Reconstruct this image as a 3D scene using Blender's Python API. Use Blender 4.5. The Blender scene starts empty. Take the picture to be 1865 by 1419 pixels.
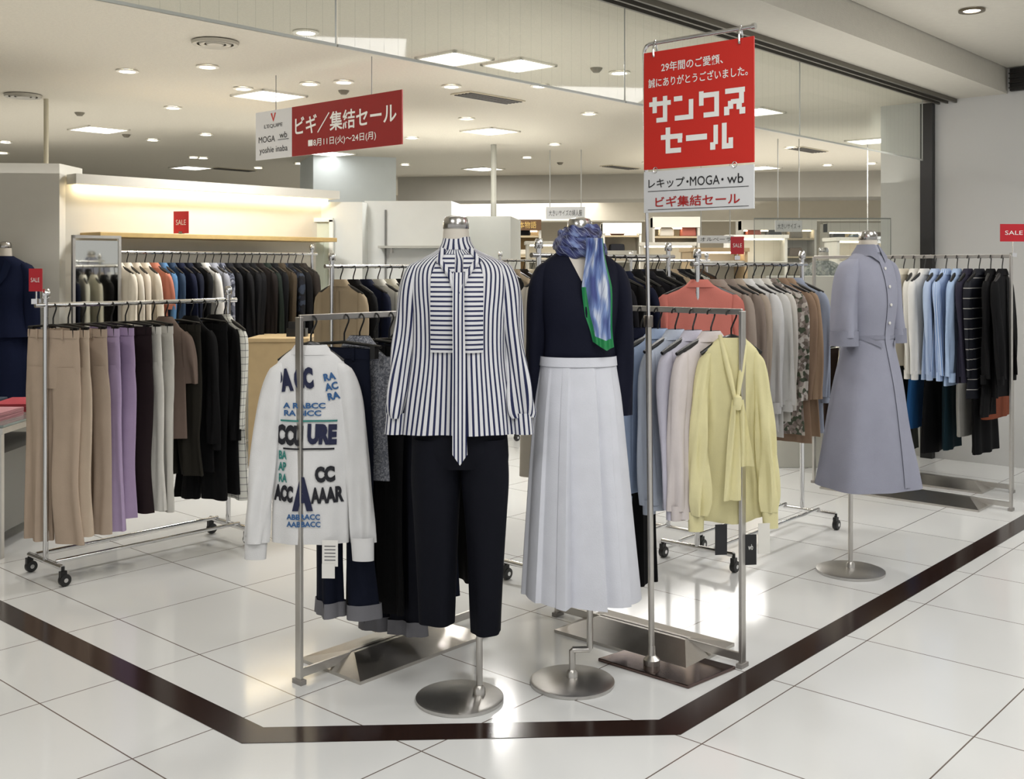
import bpy, math, random
from mathutils import Vector, Matrix
random.seed(7)
PI=math.pi; cos=math.cos; sin=math.sin
sc=bpy.context.scene; C=sc.collection
F=1950.0; H=1.45; CX=932.5; HY=485.0
uR=Vector((.665,.747,0)).normalized(); uL=Vector((-uR.y,uR.x,0))
aR=math.atan2(uR.y,uR.x)
ROT_A=aR-PI/2      # local x -> -uL, front faces -uR
ROT_B=aR           # local x -> uR, front faces -uL
def at(px,py,Y): return Vector(((px-CX)*Y/F,Y,H-(py-HY)*Y/F))
def gp(px,py,z=0.0):
    Y=F*(H-z)/(py-HY); return Vector(((px-CX)*Y/F,Y,z))
def V(*a): return Vector(a)
# ---------------------------------------------------------------- materials
def lin(h):
    h=h.lstrip('#'); o=[]
    for i in (0,2,4):
        c=int(h[i:i+2],16)/255; o.append(c/12.92 if c<=.04045 else ((c+.055)/1.055)**2.4)
    return (o[0],o[1],o[2],1)
_m={}
def base_mat(name):
    m=bpy.data.materials.new(name); m.use_nodes=True; nt=m.node_tree
    return m,nt,nt.nodes['Principled BSDF']
def noise_mix(nt,bs,col,scale,var,bump,coord='Object',bscale=None):
    n=nt.nodes; l=nt.links
    tc=n.new('ShaderNodeTexCoord'); nz=n.new('ShaderNodeTexNoise'); nz.inputs['Scale'].default_value=scale; nz.inputs['Detail'].default_value=3
    l.new(tc.outputs[coord],nz.inputs['Vector'])
    mx=n.new('ShaderNodeMix'); mx.data_type='RGBA'
    mx.inputs[6].default_value=tuple(c*(1-var) for c in col[:3])+(1,); mx.inputs[7].default_value=tuple(min(1,c*(1+var)) for c in col[:3])+(1,)
    l.new(nz.outputs['Fac'],mx.inputs[0]); l.new(mx.outputs[2],bs.inputs['Base Color'])
    if bump:
        b=n.new('ShaderNodeBump'); b.inputs['Strength'].default_value=bump; b.inputs['Distance'].default_value=.01
        n2=n.new('ShaderNodeTexNoise'); n2.inputs['Scale'].default_value=bscale or scale*4; l.new(tc.outputs[coord],n2.inputs['Vector'])
        l.new(n2.outputs['Fac'],b.inputs['Height']); l.new(b.outputs['Normal'],bs.inputs['Normal'])
    return mx
def mat(h,rough=.5,metal=0,var=.04,scale=8,bump=0,bscale=None,kind='paint'):
    k=(h,rough,metal,var,scale,bump,bscale)
    if k in _m: return _m[k]
    m,nt,bs=base_mat(kind+'_'+h.strip('#')); bs.inputs['Roughness'].default_value=rough; bs.inputs['Metallic'].default_value=metal
    noise_mix(nt,bs,lin(h),scale,var,bump,'Object',bscale); _m[k]=m; return m
def fab(h,rough=.85):
    m=mat(h,rough,0,.08,14,.12,300,'fabric')
    m.node_tree.nodes['Principled BSDF'].inputs['Specular IOR Level'].default_value=.18; return m
def steel(h='#cbc8c3',rough=.34): return mat(h,rough,1,.06,40,.03,200,'metal')
CHROME=mat('#dedede',.14,1,.03,20,0,None,'chrome')
STEEL=steel(); DSTEEL=steel('#c4c0ba',.34)
BLACKP=mat('#0e0e0e',.35); WHITEP=mat('#d9d9d4',.5)
def emis(h,s):
    k=('e',h,s)
    if k in _m: return _m[k]
    m,nt,bs=base_mat('light_'+h.strip('#')); bs.inputs['Emission Color'].default_value=lin(h); bs.inputs['Emission Strength'].default_value=s
    _m[k]=m; return m
def stripes(hA,hB,period,duty,axis=0,rough=.7,name='stripe'):
    m,nt,bs=base_mat(name); n=nt.nodes; l=nt.links; bs.inputs['Roughness'].default_value=rough; bs.inputs['Specular IOR Level'].default_value=.25
    uv=n.new('ShaderNodeUVMap'); se=n.new('ShaderNodeSeparateXYZ'); l.new(uv.outputs[0],se.inputs[0])
    a=n.new('ShaderNodeMath'); a.operation='MULTIPLY'; a.inputs[1].default_value=1/period; l.new(se.outputs[axis],a.inputs[0])
    f=n.new('ShaderNodeMath'); f.operation='FRACT'; l.new(a.outputs[0],f.inputs[0])
    t=n.new('ShaderNodeMath'); t.operation='LESS_THAN'; t.inputs[1].default_value=duty; l.new(f.outputs[0],t.inputs[0])
    mx=n.new('ShaderNodeMix'); mx.data_type='RGBA'; mx.inputs[6].default_value=lin(hB); mx.inputs[7].default_value=lin(hA)
    l.new(t.outputs[0],mx.inputs[0]); l.new(mx.outputs[2],bs.inputs['Base Color']); return m
def checks(hA,hB,period,duty,name='check'):
    m,nt,bs=base_mat(name); n=nt.nodes; l=nt.links; bs.inputs['Roughness'].default_value=.7; bs.inputs['Specular IOR Level'].default_value=.25
    uv=n.new('ShaderNodeUVMap'); se=n.new('ShaderNodeSeparateXYZ'); l.new(uv.outputs[0],se.inputs[0]); o=[]
    for ax in (0,1):
        a=n.new('ShaderNodeMath'); a.operation='MULTIPLY'; a.inputs[1].default_value=1/period; l.new(se.outputs[ax],a.inputs[0])
        f=n.new('ShaderNodeMath'); f.operation='FRACT'; l.new(a.outputs[0],f.inputs[0])
        t=n.new('ShaderNodeMath'); t.operation='LESS_THAN'; t.inputs[1].default_value=duty; l.new(f.outputs[0],t.inputs[0]); o.append(t)
    mm=n.new('ShaderNodeMath'); mm.operation='MAXIMUM'; l.new(o[0].outputs[0],mm.inputs[0]); l.new(o[1].outputs[0],mm.inputs[1])
    mx=n.new('ShaderNodeMix'); mx.data_type='RGBA'; mx.inputs[6].default_value=lin(hB); mx.inputs[7].default_value=lin(hA)
    l.new(mm.outputs[0],mx.inputs[0]); l.new(mx.outputs[2],bs.inputs['Base Color']); return m
def blotch(cols,scale,name='print'):
    m,nt,bs=base_mat(name); n=nt.nodes; l=nt.links; bs.inputs['Roughness'].default_value=.8; bs.inputs['Specular IOR Level'].default_value=.2
    tc=n.new('ShaderNodeTexCoord'); vo=n.new('ShaderNodeTexVoronoi'); vo.inputs['Scale'].default_value=scale; l.new(tc.outputs['Object'],vo.inputs['Vector'])
    r=n.new('ShaderNodeValToRGB'); r.color_ramp.interpolation='CONSTANT'; se=n.new('ShaderNodeSeparateColor'); l.new(vo.outputs['Color'],se.inputs[0]); l.new(se.outputs[0],r.inputs[0])
    els=r.color_ramp.elements; els[0].color=lin(cols[0]); els[1].position=1/len(cols); els[1].color=lin(cols[1])
    for i in range(2,len(cols)):
        e=els.new(i/len(cols)); e.color=lin(cols[i])
    l.new(r.outputs[0],bs.inputs['Base Color']); return m
# ---------------------------------------------------------------- mesh builder
class MB:
    def __init__(s): s.v=[]; s.f=[]; s.uv=[]
    def add(s,vs,fs,uvs=None):
        o=len(s.v); s.v+= [tuple(x) for x in vs]; s.f+=[tuple(i+o for i in f) for f in fs]
        s.uv+= uvs if uvs else [(p[0],p[2]) for p in vs]
        return s
    def box(s,c,d,rot=0,taper=1):
        x,y,z=d[0]/2,d[1]/2,d[2]/2; vs=[]
        for k,(dx,dy,dz) in enumerate([(-1,-1,-1),(1,-1,-1),(1,1,-1),(-1,1,-1),(-1,-1,1),(1,-1,1),(1,1,1),(-1,1,1)]):
            t=taper if dz>0 else 1
            X,Y=dx*x*t,dy*y*t
            vs.append((c[0]+X*cos(rot)-Y*sin(rot),c[1]+X*sin(rot)+Y*cos(rot),c[2]+dz*z))
        return s.add(vs,[(3,2,1,0),(4,5,6,7),(0,1,5,4),(1,2,6,5),(2,3,7,6),(3,0,4,7)])
    def prism(s,pts,z0,z1):
        n=len(pts); vs=[(p[0],p[1],z0) for p in pts]+[(p[0],p[1],z1) for p in pts]
        fs=[tuple(range(n-1,-1,-1)),tuple(range(n,2*n))]+[(i,(i+1)%n,n+(i+1)%n,n+i) for i in range(n)]
        return s.add(vs,fs)
    def beam(s,p,q,w,h):
        p=Vector(p);q=Vector(q);d=(q-p).normalized(); up=V(0,0,1) if abs(d.z)<.9 else V(0,1,0)
        a=d.cross(up).normalized()*w/2; b=a.cross(d).normalized()*h/2
        vs=[p-a-b,p+a-b,p+a+b,p-a+b,q-a-b,q+a-b,q+a+b,q-a+b]
        return s.add(vs,[(0,1,2,3),(7,6,5,4),(0,4,5,1),(1,5,6,2),(2,6,7,3),(3,7,4,0)])
    def tube(s,pts,r,seg=8,closed=False):
        pts=[Vector(p) for p in pts]; n=len(pts); rs=r if isinstance(r,(list,tuple)) else [r]*n
        vs=[];nrm=None
        for i,p in enumerate(pts):
            t=(pts[(i+1)%n if closed else min(i+1,n-1)]-pts[(i-1)%n if closed else max(i-1,0)]).normalized()
            if nrm is None: nrm=t.orthogonal().normalized()
            nrm=(nrm-t*nrm.dot(t)).normalized(); b=t.cross(nrm)
            for k in range(seg):
                a=2*PI*k/seg; vs.append(p+(nrm*cos(a)+b*sin(a))*rs[i])
        fs=[]
        for i in range(n if closed else n-1):
            j=(i+1)%n
            for k in range(seg):
                fs.append((i*seg+k,i*seg+(k+1)%seg,j*seg+(k+1)%seg,j*seg+k))
        if not closed: fs+= [tuple(range(seg-1,-1,-1)),tuple((n-1)*seg+k for k in range(seg))]
        return s.add(vs,fs)
    def lathe(s,prof,c=(0,0,0),seg=32,axis='z',caps=True):
        vs=[]
        for r,z in prof:
            for k in range(seg):
                a=2*PI*k/seg
                if axis=='z': vs.append((c[0]+r*cos(a),c[1]+r*sin(a),c[2]+z))
                elif axis=='x': vs.append((c[0]+z,c[1]+r*cos(a),c[2]+r*sin(a)))
                else: vs.append((c[0]+r*sin(a),c[1]+z,c[2]+r*cos(a)))
        n=len(prof); fs=[]
        for i in range(n-1):
            for k in range(seg): fs.append((i*seg+k,i*seg+(k+1)%seg,(i+1)*seg+(k+1)%seg,(i+1)*seg+k))
        if caps: fs+= [tuple(range(seg-1,-1,-1)),tuple((n-1)*seg+k for k in range(seg))]
        return s.add(vs,fs)
    def grid(s,fn,nu,nv):
        vs=[];uvs=[]
        for j in range(nv+1):
            for i in range(nu+1):
                p,w=fn(i/nu,j/nv); vs.append(p); uvs.append(w)
        fs=[(j*(nu+1)+i,j*(nu+1)+i+1,(j+1)*(nu+1)+i+1,(j+1)*(nu+1)+i) for j in range(nv) for i in range(nu)]
        return s.add(vs,fs,uvs)
    def build(s,name,m,parent=None,smooth=True,rot=None,loc=None,bevel=0,ang=.7):
        me=bpy.data.meshes.new(name); me.from_pydata(s.v,[],s.f)
        ul=me.uv_layers.new(name='UVMap')
        for lp in me.loops: ul.data[lp.index].uv=s.uv[lp.vertex_index]
        me.materials.append(m)
        if smooth:
            for p in me.polygons: p.use_smooth=True
            try: me.set_sharp_from_angle(angle=ang)
            except Exception: pass
        o=bpy.data.objects.new(name,me); C.objects.link(o)
        if parent: o.parent=parent
        if loc: o.location=loc
        if bevel:
            b=o.modifiers.new('b','BEVEL'); b.width=bevel; b.segments=2; b.limit_method='ANGLE'
        return o
def thing(name,label,cat,loc=(0,0,0),rotz=0,group=None):
    o=bpy.data.objects.new(name,None); C.objects.link(o); o.location=loc; o.rotation_euler=(0,0,rotz); o.empty_display_size=.05
    o['label']=label; o['category']=cat
    if group: o['group']=group
    return o
def tag(o,label,cat,group=None):
    o['label']=label; o['category']=cat
    if group: o['group']=group
    return o
def struct(name,mb,m,smooth=False):
    o=mb.build(name,m,None,smooth); o['kind']='structure'; return o
# ---------------------------------------------------------------- text
def text_mesh(body,w,h,bold=0):
    cu=bpy.data.curves.new('t','FONT'); cu.body=body; cu.size=1; cu.offset=bold; cu.resolution_u=3
    o=bpy.data.objects.new('t',cu); C.objects.link(o); bpy.context.view_layer.update()
    dg=bpy.context.evaluated_depsgraph_get(); me=bpy.data.meshes.new_from_object(o.evaluated_get(dg))
    bpy.data.objects.remove(o)
    vs=[v.co.copy() for v in me.vertices]; fs=[tuple(p.vertices) for p in me.polygons]
    bpy.data.meshes.remove(me)
    if not vs: return [],[]
    x0=min(v.x for v in vs);x1=max(v.x for v in vs);y0=min(v.y for v in vs);y1=max(v.y for v in vs)
    sx=w/max(x1-x0,1e-6); sy=h/max(y1-y0,1e-6)
    return [((v.x-(x0+x1)/2)*sx,(v.y-(y0+y1)/2)*sy) for v in vs],fs
def lettering(body,w,h,x,z,y,m,parent,bold=0,name='lettering'):
    vs,fs=text_mesh(body,w,h,bold)
    if not vs: return
    return MB().add([(x+a,y,z+b) for a,b in vs],fs).build(name,m,parent,False)
# ---------------------------------------------------------------- cloth
def ev(prof,z):
    n=len(prof)
    if z>=prof[0][0]: return prof[0][1:]
    if z<=prof[-1][0]: return prof[-1][1:]
    for k in range(n-1):
        if prof[k+1][0]<=z: break
    p1,p2=prof[k],prof[k+1]; f=(p1[0]-z)/(p1[0]-p2[0])
    p0=prof[max(k-1,0)];p3=prof[min(k+2,n-1)]
    d=p1[0]-p2[0]; out=[]
    for i in range(1,5):
        m1=(p2[i]-p0[i])/max(1e-6,(p0[0]-p2[0]))*d if k>0 else p2[i]-p1[i]
        m2=(p3[i]-p1[i])/max(1e-6,(p1[0]-p3[0]))*d if k<n-2 else p2[i]-p1[i]
        f2=f*f;f3=f2*f
        out.append((2*f3-3*f2+1)*p1[i]+(f3-2*f2+f)*m1+(-2*f3+3*f2)*p2[i]+(f3-f2)*m2)
    return out
def bpt(prof,a,z,off=0,fold=None,n=2.2):
    cx,cy,hw,ht=ev(prof,z); c,s=cos(a),sin(a); e=2/n
    d=off+(fold(a,z) if fold else 0)
    fx=.35 if ht<hw*.4 else .8
    p=V(cx+hw*math.copysign(abs(c)**e,c)+d*c*fx, cy+ht*math.copysign(abs(s)**e,s)+d*s, z)
    w=getattr(fold,'wave',None) if fold else None
    if w: p.y+=w(p.x,z)
    return p
def mkfold(amp,k,zt,zb,pw=.8,tw=2.0,wv=0,kx=28):
    p1,p2,p3,p4=[random.uniform(0,6.28) for _ in range(4)]; kx*=random.uniform(.7,1.3); ln=random.uniform(-.02,.02)
    def f(a,z):
        r=max(0,min(1,(zt-z)/(zt-zb)))**pw
        return amp*r*(sin(k*a+p1+tw*z)+.55*sin((2*k-1)*a+p2-tw*1.5*z)+.3*sin(3*a+p3+9*z))
    if wv:
        def w(x,z):
            r=max(0,min(1,(zt-z)/(zt-zb)))**.7
            return r*(wv*(sin(kx*x+p4+1.5*z)+.5*sin(2.1*kx*x+p2))+ln)
        f.wave=w
    return f
def loft(mb,prof,fold=None,ns=36,nv=14,z0=None,z1=None,off=0,n=2.2,hem=None):
    z0=prof[0][0] if z0 is None else z0; z1=prof[-1][0] if z1 is None else z1
    zr=prof[len(prof)//2][0]; ref=[bpt(prof,PI/2+2*PI*i/ns,zr,0,None,n) for i in range(ns+1)]
    cum=[0]
    for i in range(ns): cum.append(cum[-1]+(ref[i+1]-ref[i]).length)
    def fn(u,v):
        a=PI/2+2*PI*u; z=z0+(z1-z0)*(v**1.25); p=bpt(prof,a,z,off,fold,n)
        if hem: p.z+=hem(a)*v
        return p,(cum[int(round(u*ns))],z)
    return mb.grid(fn,ns,nv)
def patch(mb,prof,x0,x1,z0,z1,off,fold=None,n=2.2,nu=8,nv=12,edge=None):
    def fn(u,v):
        z=z0+(z1-z0)*v; cx,cy,hw,ht=ev(prof,z)
        a0,a1=(x0,x1) if not edge else edge(v,x0,x1)
        x=a0+(a1-a0)*u; c=max(-.97,min(.97,(x-cx)/hw)); c=math.copysign(abs(c)**(n/2),c)
        a=-math.acos(c); p=bpt(prof,a,z,off,fold,n); p.x=x
        return p,(x,z)
    return mb.grid(fn,nu,nv)
def project(body,w,h,x,z,prof,off,m,parent,fold=None,bold=.02,name='printed_lettering',n=2.2,rot=0):
    vs,fs=text_mesh(body,w,h,bold)
    if not vs: return
    out=[]
    for a,b in vs:
        a,b=a*cos(rot)-b*sin(rot),a*sin(rot)+b*cos(rot)
        X,Z=x+a,z+b; cx,cy,hw,ht=ev(prof,Z); c=max(-.97,min(.97,(X-cx)/hw)); c=math.copysign(abs(c)**(n/2),c)
        p=bpt(prof,-math.acos(c),Z,off,fold,n); p.x=X; out.append(p)
    return MB().add(out,fs).build(name,m,parent,False)
def hook_mb():
    pts=[(.0+.02*cos(a),0,-.001+.02*sin(a)) for a in [PI*1.0-PI*i/8*1.15 for i in range(9)]]
    pts=pts+[(.006,0,-.035),(0,0,-.05),(0,0,-.085)]
    return MB().tube(pts,.0034,6)
def hanger_mb(w=.175):
    mb=MB(); mb.tube([(-w,0,-.140),(-w*.6,0,-.112),(-w*.2,0,-.088),(0,0,-.080),(w*.2,0,-.088),(w*.6,0,-.112),(w,0,-.140)],[.007,.011,.012,.011,.012,.011,.007],8); return mb
def small_hanger_mb(): return hanger_mb(.115)
def clip_hanger_mb():
    mb=MB(); mb.tube([(-.16,0,-.095),(-.08,0,-.088),(0,0,-.082),(.08,0,-.088),(.16,0,-.095)],.006,8)
    for s in (-1,1): mb.box((s*.13,0,-.115),(.02,.026,.045))
    return mb
_hm={}
def part_shared(key,fn,m,name,parent):
    if key not in _hm:
        o=fn().build(name,m,parent); _hm[key]=o; return o
    o=_hm[key].copy(); o.name=name; C.objects.link(o); o.parent=parent
    return o
def add_hanger(t,clip=False,small=False):
    h=part_shared('c' if clip else ('s' if small else 'h'),clip_hanger_mb if clip else (small_hanger_mb if small else hanger_mb),BLACKP,'hanger',t)
    part_shared('k',hook_mb,BLACKP,'hook',h)
ORD=['first','second','third','fourth','fifth','sixth','seventh','eighth','ninth','tenth','eleventh','twelfth','thirteenth','fourteenth','fifteenth','sixteenth','seventeenth','eighteenth','nineteenth','twentieth','twenty-first','twenty-second','twenty-third','twenty-fourth','twenty-fifth','twenty-sixth','twenty-seventh','twenty-eighth','twenty-ninth','thirtieth']
def garment(kind,desc,m,pos,rotz,where,group,L=.62,q=1,tagc=None,th=1,hw=.178,sleeve=None,turnup=None):
    if isinstance(m,str): m=fab(m)
    t=thing(kind,f"{desc}, {where}",kind,pos+V(0,0,-.012),rotz,group)
    ns=int(40*q)+10; nv=int(18*q)+5
    L=L*random.uniform(.96,1.02)
    if kind=='trousers':
        add_hanger(t,True)
        zt=-.105; w=hw*.90
        fo=mkfold(.005*th,6,zt,zt-.5)
        prof=[(zt,0,0,w,.017),(zt-.06,0,0,w*1.02,.02),(zt-.18,0,0,w*1.06,.026),(zt-.27,0,0,w*1.02,.022)]
        mb=MB(); loft(mb,prof,fo,ns+10,7)
        for s in (-1,1):
            lp=[(zt-.17,s*w*.50,0,w*.54,.027),(zt-.3,s*w*.53,0,w*.57,.029),(zt-.45,s*w*.55,0,w*.53,.028),(zt-L*.75,s*w*.55,random.uniform(-.012,.012),w*.50,.027),(zt-L,s*w*.58,random.uniform(-.015,.015),w*.53,.030)]
            f3=mkfold(.009*th,3,zt-.2,zt-L,wv=.009,kx=55)
            cz=random.uniform(0,.012)
            loft(mb,lp,f3,ns//2+16,nv,n=1.8,hem=lambda a,cz=cz:cz)
            if turnup:
                m3=MB(); zb=zt-L; cxx,cyy,hh_,tt_=lp[-1][1:]; loft(m3,[(zb+.05,cxx,cyy,hh_+.004,tt_+.004),(zb-.004,cxx,cyy,hh_+.006,tt_+.005)],f3,ns//2+10,3); m3.build('turned_up_cuff',turnup,t)
        mb.build('trouser_fabric',m,t)
        MB_=MB(); loft(MB_,[(zt+.002,0,0,w+.003,.021),(zt-.035,0,0,w+.004,.022)],None,ns,2); MB_.build('waistband',m,t)
        for s in (-1,1): MB().box((s*w*.5,-.0225,zt-.018),(.012,.005,.045)).build('belt_loop',m,t)
    elif kind=='skirt':
        add_hanger(t,True); zt=-.105
        mb=MB(); loft(mb,[(zt,0,0,.15,.018),(zt-.15,0,0,.18,.028),(zt-L,0,0,.21,.032)],mkfold(.009,7,zt,zt-L,wv=.008),ns+8,nv); mb.build('skirt_fabric',m,t)
        mb=MB(); loft(mb,[(zt+.002,0,0,.153,.021),(zt-.03,0,0,.157,.024)],None,ns,2); mb.build('waistband',m,t)
    else:
        add_hanger(t,small=hw<.16); zt=-.080
        bot=zt-L; flare=1.12 if kind=='dress' else 1.04
        prof=[(zt,0,0,.050,.022),(zt-.012,0,0,.075,.024),(zt-.034,0,0,hw*.62,.024),(zt-.060,0,0,hw*.92,.022),(zt-.09,0,0,hw*.97,.022),(zt-.14,0,0,hw*.95,.021),(zt-.3,0,0,hw*.92,.020),(bot,0,0,hw*flare,.022)]
        fo=mkfold(.007*th,4,zt-.05,bot,wv=.011)
        mb=MB(); loft(mb,prof,fo,ns+6,nv+4); mb.build('garment_body',m,t)
        sl=sleeve if sleeve is not None else (.25 if kind=='top' else .56)
        for s in (-1,1):
            zz=zt-.065; fy=random.uniform(-.04,.015); fx=random.uniform(-.028,.01)
            sp=[(zz+.01,s*(hw-.022),0,.012,.016),(zz-.02,s*(hw-.008),0,.028,.022),(zz-.1,s*(hw+.002),fy*.2,.038,.023),(zz-.25 if sl>.3 else zz-.18,s*(hw+.012+fx*.5),fy*.6,.038,.019),(zz-sl,s*(hw+.015+fx),fy,.033,.017)]
            mb=MB(); loft(mb,sp,mkfold(.008*th,3,zz,zz-sl,wv=.007,kx=60,tw=6),ns//2+8,max(8,nv*3//4)); mb.build('sleeve',m,t)
            if kind in('blouse','jacket') and sl>.4:
                cx_=s*(hw+.015+fx); cu=[(zz-sl+.02,cx_,fy,.031,.019),(zz-sl-.035,cx_,fy,.029,.018)]
                mb=MB(); loft(mb,cu,None,16,2); mb.build('cuff',m,t)
        mb=MB(); loft(mb,[(zt+.018,0,0,.042,.022),(zt+.006,0,0,.052,.028),(zt-.02,0,0,.078,.032)],None,20,4); mb.build('collar',m,t)
        if kind in('blouse','jacket') and q>.5:
            mb=MB(); patch(mb,prof,-.014,.014,zt-.05,bot+.01,.004,fo,nu=2,nv=12); mb.build('placket',m,t)
    if tagc:
        mb=MB(); mb.box((hw*.4,-.055,-.33 if kind=='trousers' else -.42),(.036,.002,.075)); mb.build('price_tag',mat(tagc,.5),t,False)
    return t
def hang(lst,P,d,rot,z,start,step,where,group,q=.7,jit=.12,endname='near'):
    for i,g in enumerate(lst):
        kind,desc,m=g[0],g[1],g[2]; L=g[3] if len(g)>3 else .62
        kw=g[4] if len(g)>4 else {}
        p=P+d*(start+step*i); p=V(p.x,p.y,z)
        garment(kind,desc,m,p,rot+random.uniform(-jit,jit),f"{ORD[i]} from the {endname} end of {where}",group,L,q,**kw)
# ================================================================= SETTING
Cn=V(3.2,8.1,0)
def loc2(p,s,t): return p+uR*s+uL*t
m,nt,bs=base_mat('glossy_floor_tile'); n=nt.nodes; l=nt.links
tc=n.new('ShaderNodeTexCoord'); se=n.new('ShaderNodeSeparateXYZ'); l.new(tc.outputs['Object'],se.inputs[0])
os_=[]
for ax,ph in ((0,.32),(1,.12)):
    a=n.new('ShaderNodeMath'); a.operation='MULTIPLY_ADD'; a.inputs[1].default_value=1/.6; a.inputs[2].default_value=ph; l.new(se.outputs[ax],a.inputs[0])
    f=n.new('ShaderNodeMath'); f.operation='FRACT'; l.new(a.outputs[0],f.inputs[0])
    t=n.new('ShaderNodeMath'); t.operation='LESS_THAN'; t.inputs[1].default_value=.008; l.new(f.outputs[0],t.inputs[0]); os_.append(t)
mm=n.new('ShaderNodeMath'); mm.operation='MAXIMUM'; l.new(os_[0].outputs[0],mm.inputs[0]); l.new(os_[1].outputs[0],mm.inputs[1])
mx=n.new('ShaderNodeMix'); mx.data_type='RGBA'; mx.inputs[7].default_value=lin('#6a5f58'); l.new(mm.outputs[0],mx.inputs[0])
nz=n.new('ShaderNodeTexNoise'); nz.inputs['Scale'].default_value=1.3; l.new(tc.outputs['Object'],nz.inputs['Vector'])
m2=n.new('ShaderNodeMix'); m2.data_type='RGBA'; m2.inputs[6].default_value=lin('#d2d3d2'); m2.inputs[7].default_value=lin('#dddedd'); l.new(nz.outputs['Fac'],m2.inputs[0]); l.new(m2.outputs[2],mx.inputs[6])
l.new(mx.outputs[2],bs.inputs['Base Color']); bs.inputs['Roughness'].default_value=.11; bs.inputs['IOR'].default_value=1.45
FLOORM=m
mb=MB(); mb.add([(-12,-16,0),(32,-16,0),(32,24,0),(-12,24,0),(-12,-16,-.1),(32,-16,-.1),(32,24,-.1),(-12,24,-.1)],[(0,1,2,3),(7,6,5,4),(0,4,5,1),(1,5,6,2),(2,6,7,3),(3,7,4,0)])
fl=struct('floor',mb,FLOORM); fl.rotation_euler=(0,0,aR)
BROWN=mat('#2b1e1a',.15,0,.35,30,0)
c1=V(-.801,3.307,0); c2=V(.496,3.366,0)
def off(p,q,w): d=(q-p).normalized(); return V(-d.y,d.x,0)*w
A=c1+uL*6; B=c2+uR*9
def inter(p,d,q,e):
    cr=d.x*e.y-d.y*e.x; t=((q.x-p.x)*e.y-(q.y-p.y)*e.x)/cr; return p+d*t
def edge(w):
    o1=off(c1,A,-w) ; o2=off(c1,c2,w); o3=off(c2,B,w); dd=(c2-c1)
    return [A+o1, inter(c1+o1,uL,c1+o2,dd), inter(c2+o2,dd,c2+o3,uR), B+o3]
ei,eo=edge(.055),edge(-.055)
for i in range(3):
    mb=MB(); mb.prism([eo[i],eo[i+1],ei[i+1],ei[i]],.0,.002); struct('trim_%d'%(i+1),mb,BROWN)
CEIL=mat('#c9c3b4',.9,0,.10,60,.5,220,'plaster'); CEIL2=mat('#c3bfb4',.9,0,.05,30,.2,150,'plaster')
ZC=2.7
a_=loc2(Cn,-14,0);b_=loc2(Cn,22,0);c_=loc2(Cn,22,24);d_=loc2(Cn,-14,24)
mb=MB(); mb.prism([a_,b_,c_,d_],ZC,ZC+.1); struct('ceiling',mb,CEIL)
mb=MB(); mb.prism([loc2(Cn,-14,-.52),loc2(Cn,1,-.52),loc2(Cn,1,-.002),loc2(Cn,-14,-.002)],ZC,ZC+.3); struct('ceiling',mb,CEIL2)
mb=MB(); mb.prism([loc2(Cn,-14,-14),loc2(Cn,1,-14),loc2(Cn,1,-.53),loc2(Cn,-14,-.53)],2.88,2.98); struct('ceiling',mb,CEIL2)
mb=MB(); mb.prism([loc2(Cn,-14,-.14),loc2(Cn,0,-.14),loc2(Cn,0,-.04),loc2(Cn,-14,-.04)],ZC-.012,ZC-.001); struct('trim_4',mb,mat('#0d0d0d',.4))
mb=MB()
for k in (-.155,-.09,-.03): mb.prism([loc2(Cn,-14,k-.008),loc2(Cn,0,k-.008),loc2(Cn,0,k+.008),loc2(Cn,-14,k+.008)],ZC-.03,ZC-.001)
struct('trim_5',mb,mat('#6b675e',.4,.6))
gm,nt,bs=base_mat('barrier_glass'); n=nt.nodes; l=nt.links
out=n['Material Output']; tr=n.new('ShaderNodeBsdfTransparent'); tr.inputs[0].default_value=(.88,.90,.88,1)
gl=n.new('ShaderNodeBsdfGlossy'); gl.inputs['Roughness'].default_value=.03; mxs=n.new('ShaderNodeMixShader'); mxs.inputs[0].default_value=.06
l.new(tr.outputs[0],mxs.inputs[1]); l.new(gl.outputs[0],mxs.inputs[2])
df=n.new('ShaderNodeBsdfDiffuse'); df.inputs[0].default_value=lin('#90958b'); mx2=n.new('ShaderNodeMixShader')
uvn=n.new('ShaderNodeUVMap'); se=n.new('ShaderNodeSeparateXYZ'); l.new(uvn.outputs[0],se.inputs[0])
a=n.new('ShaderNodeMath'); a.operation='MULTIPLY'; a.inputs[1].default_value=1/.07; l.new(se.outputs[0],a.inputs[0])
f=n.new('ShaderNodeMath'); f.operation='FRACT'; l.new(a.outputs[0],f.inputs[0]); t=n.new('ShaderNodeMath'); t.operation='LESS_THAN'; t.inputs[1].default_value=.035; l.new(f.outputs[0],t.inputs[0])
g=n.new('ShaderNodeMath'); g.operation='MULTIPLY_ADD'; g.inputs[1].default_value=.15; g.inputs[2].default_value=.13; l.new(t.outputs[0],g.inputs[0])
l.new(g.outputs[0],mx2.inputs[0]); l.new(mxs.outputs[0],mx2.inputs[1]); l.new(df.outputs[0],mx2.inputs[2]); l.new(mx2.outputs[0],out.inputs[0])
GLASS=gm
cuts=[-9.5,-7.6,-5.75,-4.0,-2.2,-.25]
for i in range(5):
    p=loc2(Cn,cuts[i]+.004,.0);q=loc2(Cn,cuts[i+1]-.004,.0)
    mb=MB(); mb.add([(p.x,p.y,2.235),(q.x,q.y,2.235),(q.x,q.y,ZC),(p.x,p.y,ZC)],[(0,1,2,3)],[(cuts[i],0),(cuts[i+1],0),(cuts[i+1],1),(cuts[i],1)])
    struct('window_%d'%(i+1),mb,GLASS)
    mb=MB(); mb.beam((p.x,p.y,2.235),(q.x,q.y,2.235),.010,.010); mb.beam((q.x,q.y,2.235),(q.x,q.y,ZC),.006,.005); struct('trim_%d'%(6+i),mb,mat('#a2a49d',.3))
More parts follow.
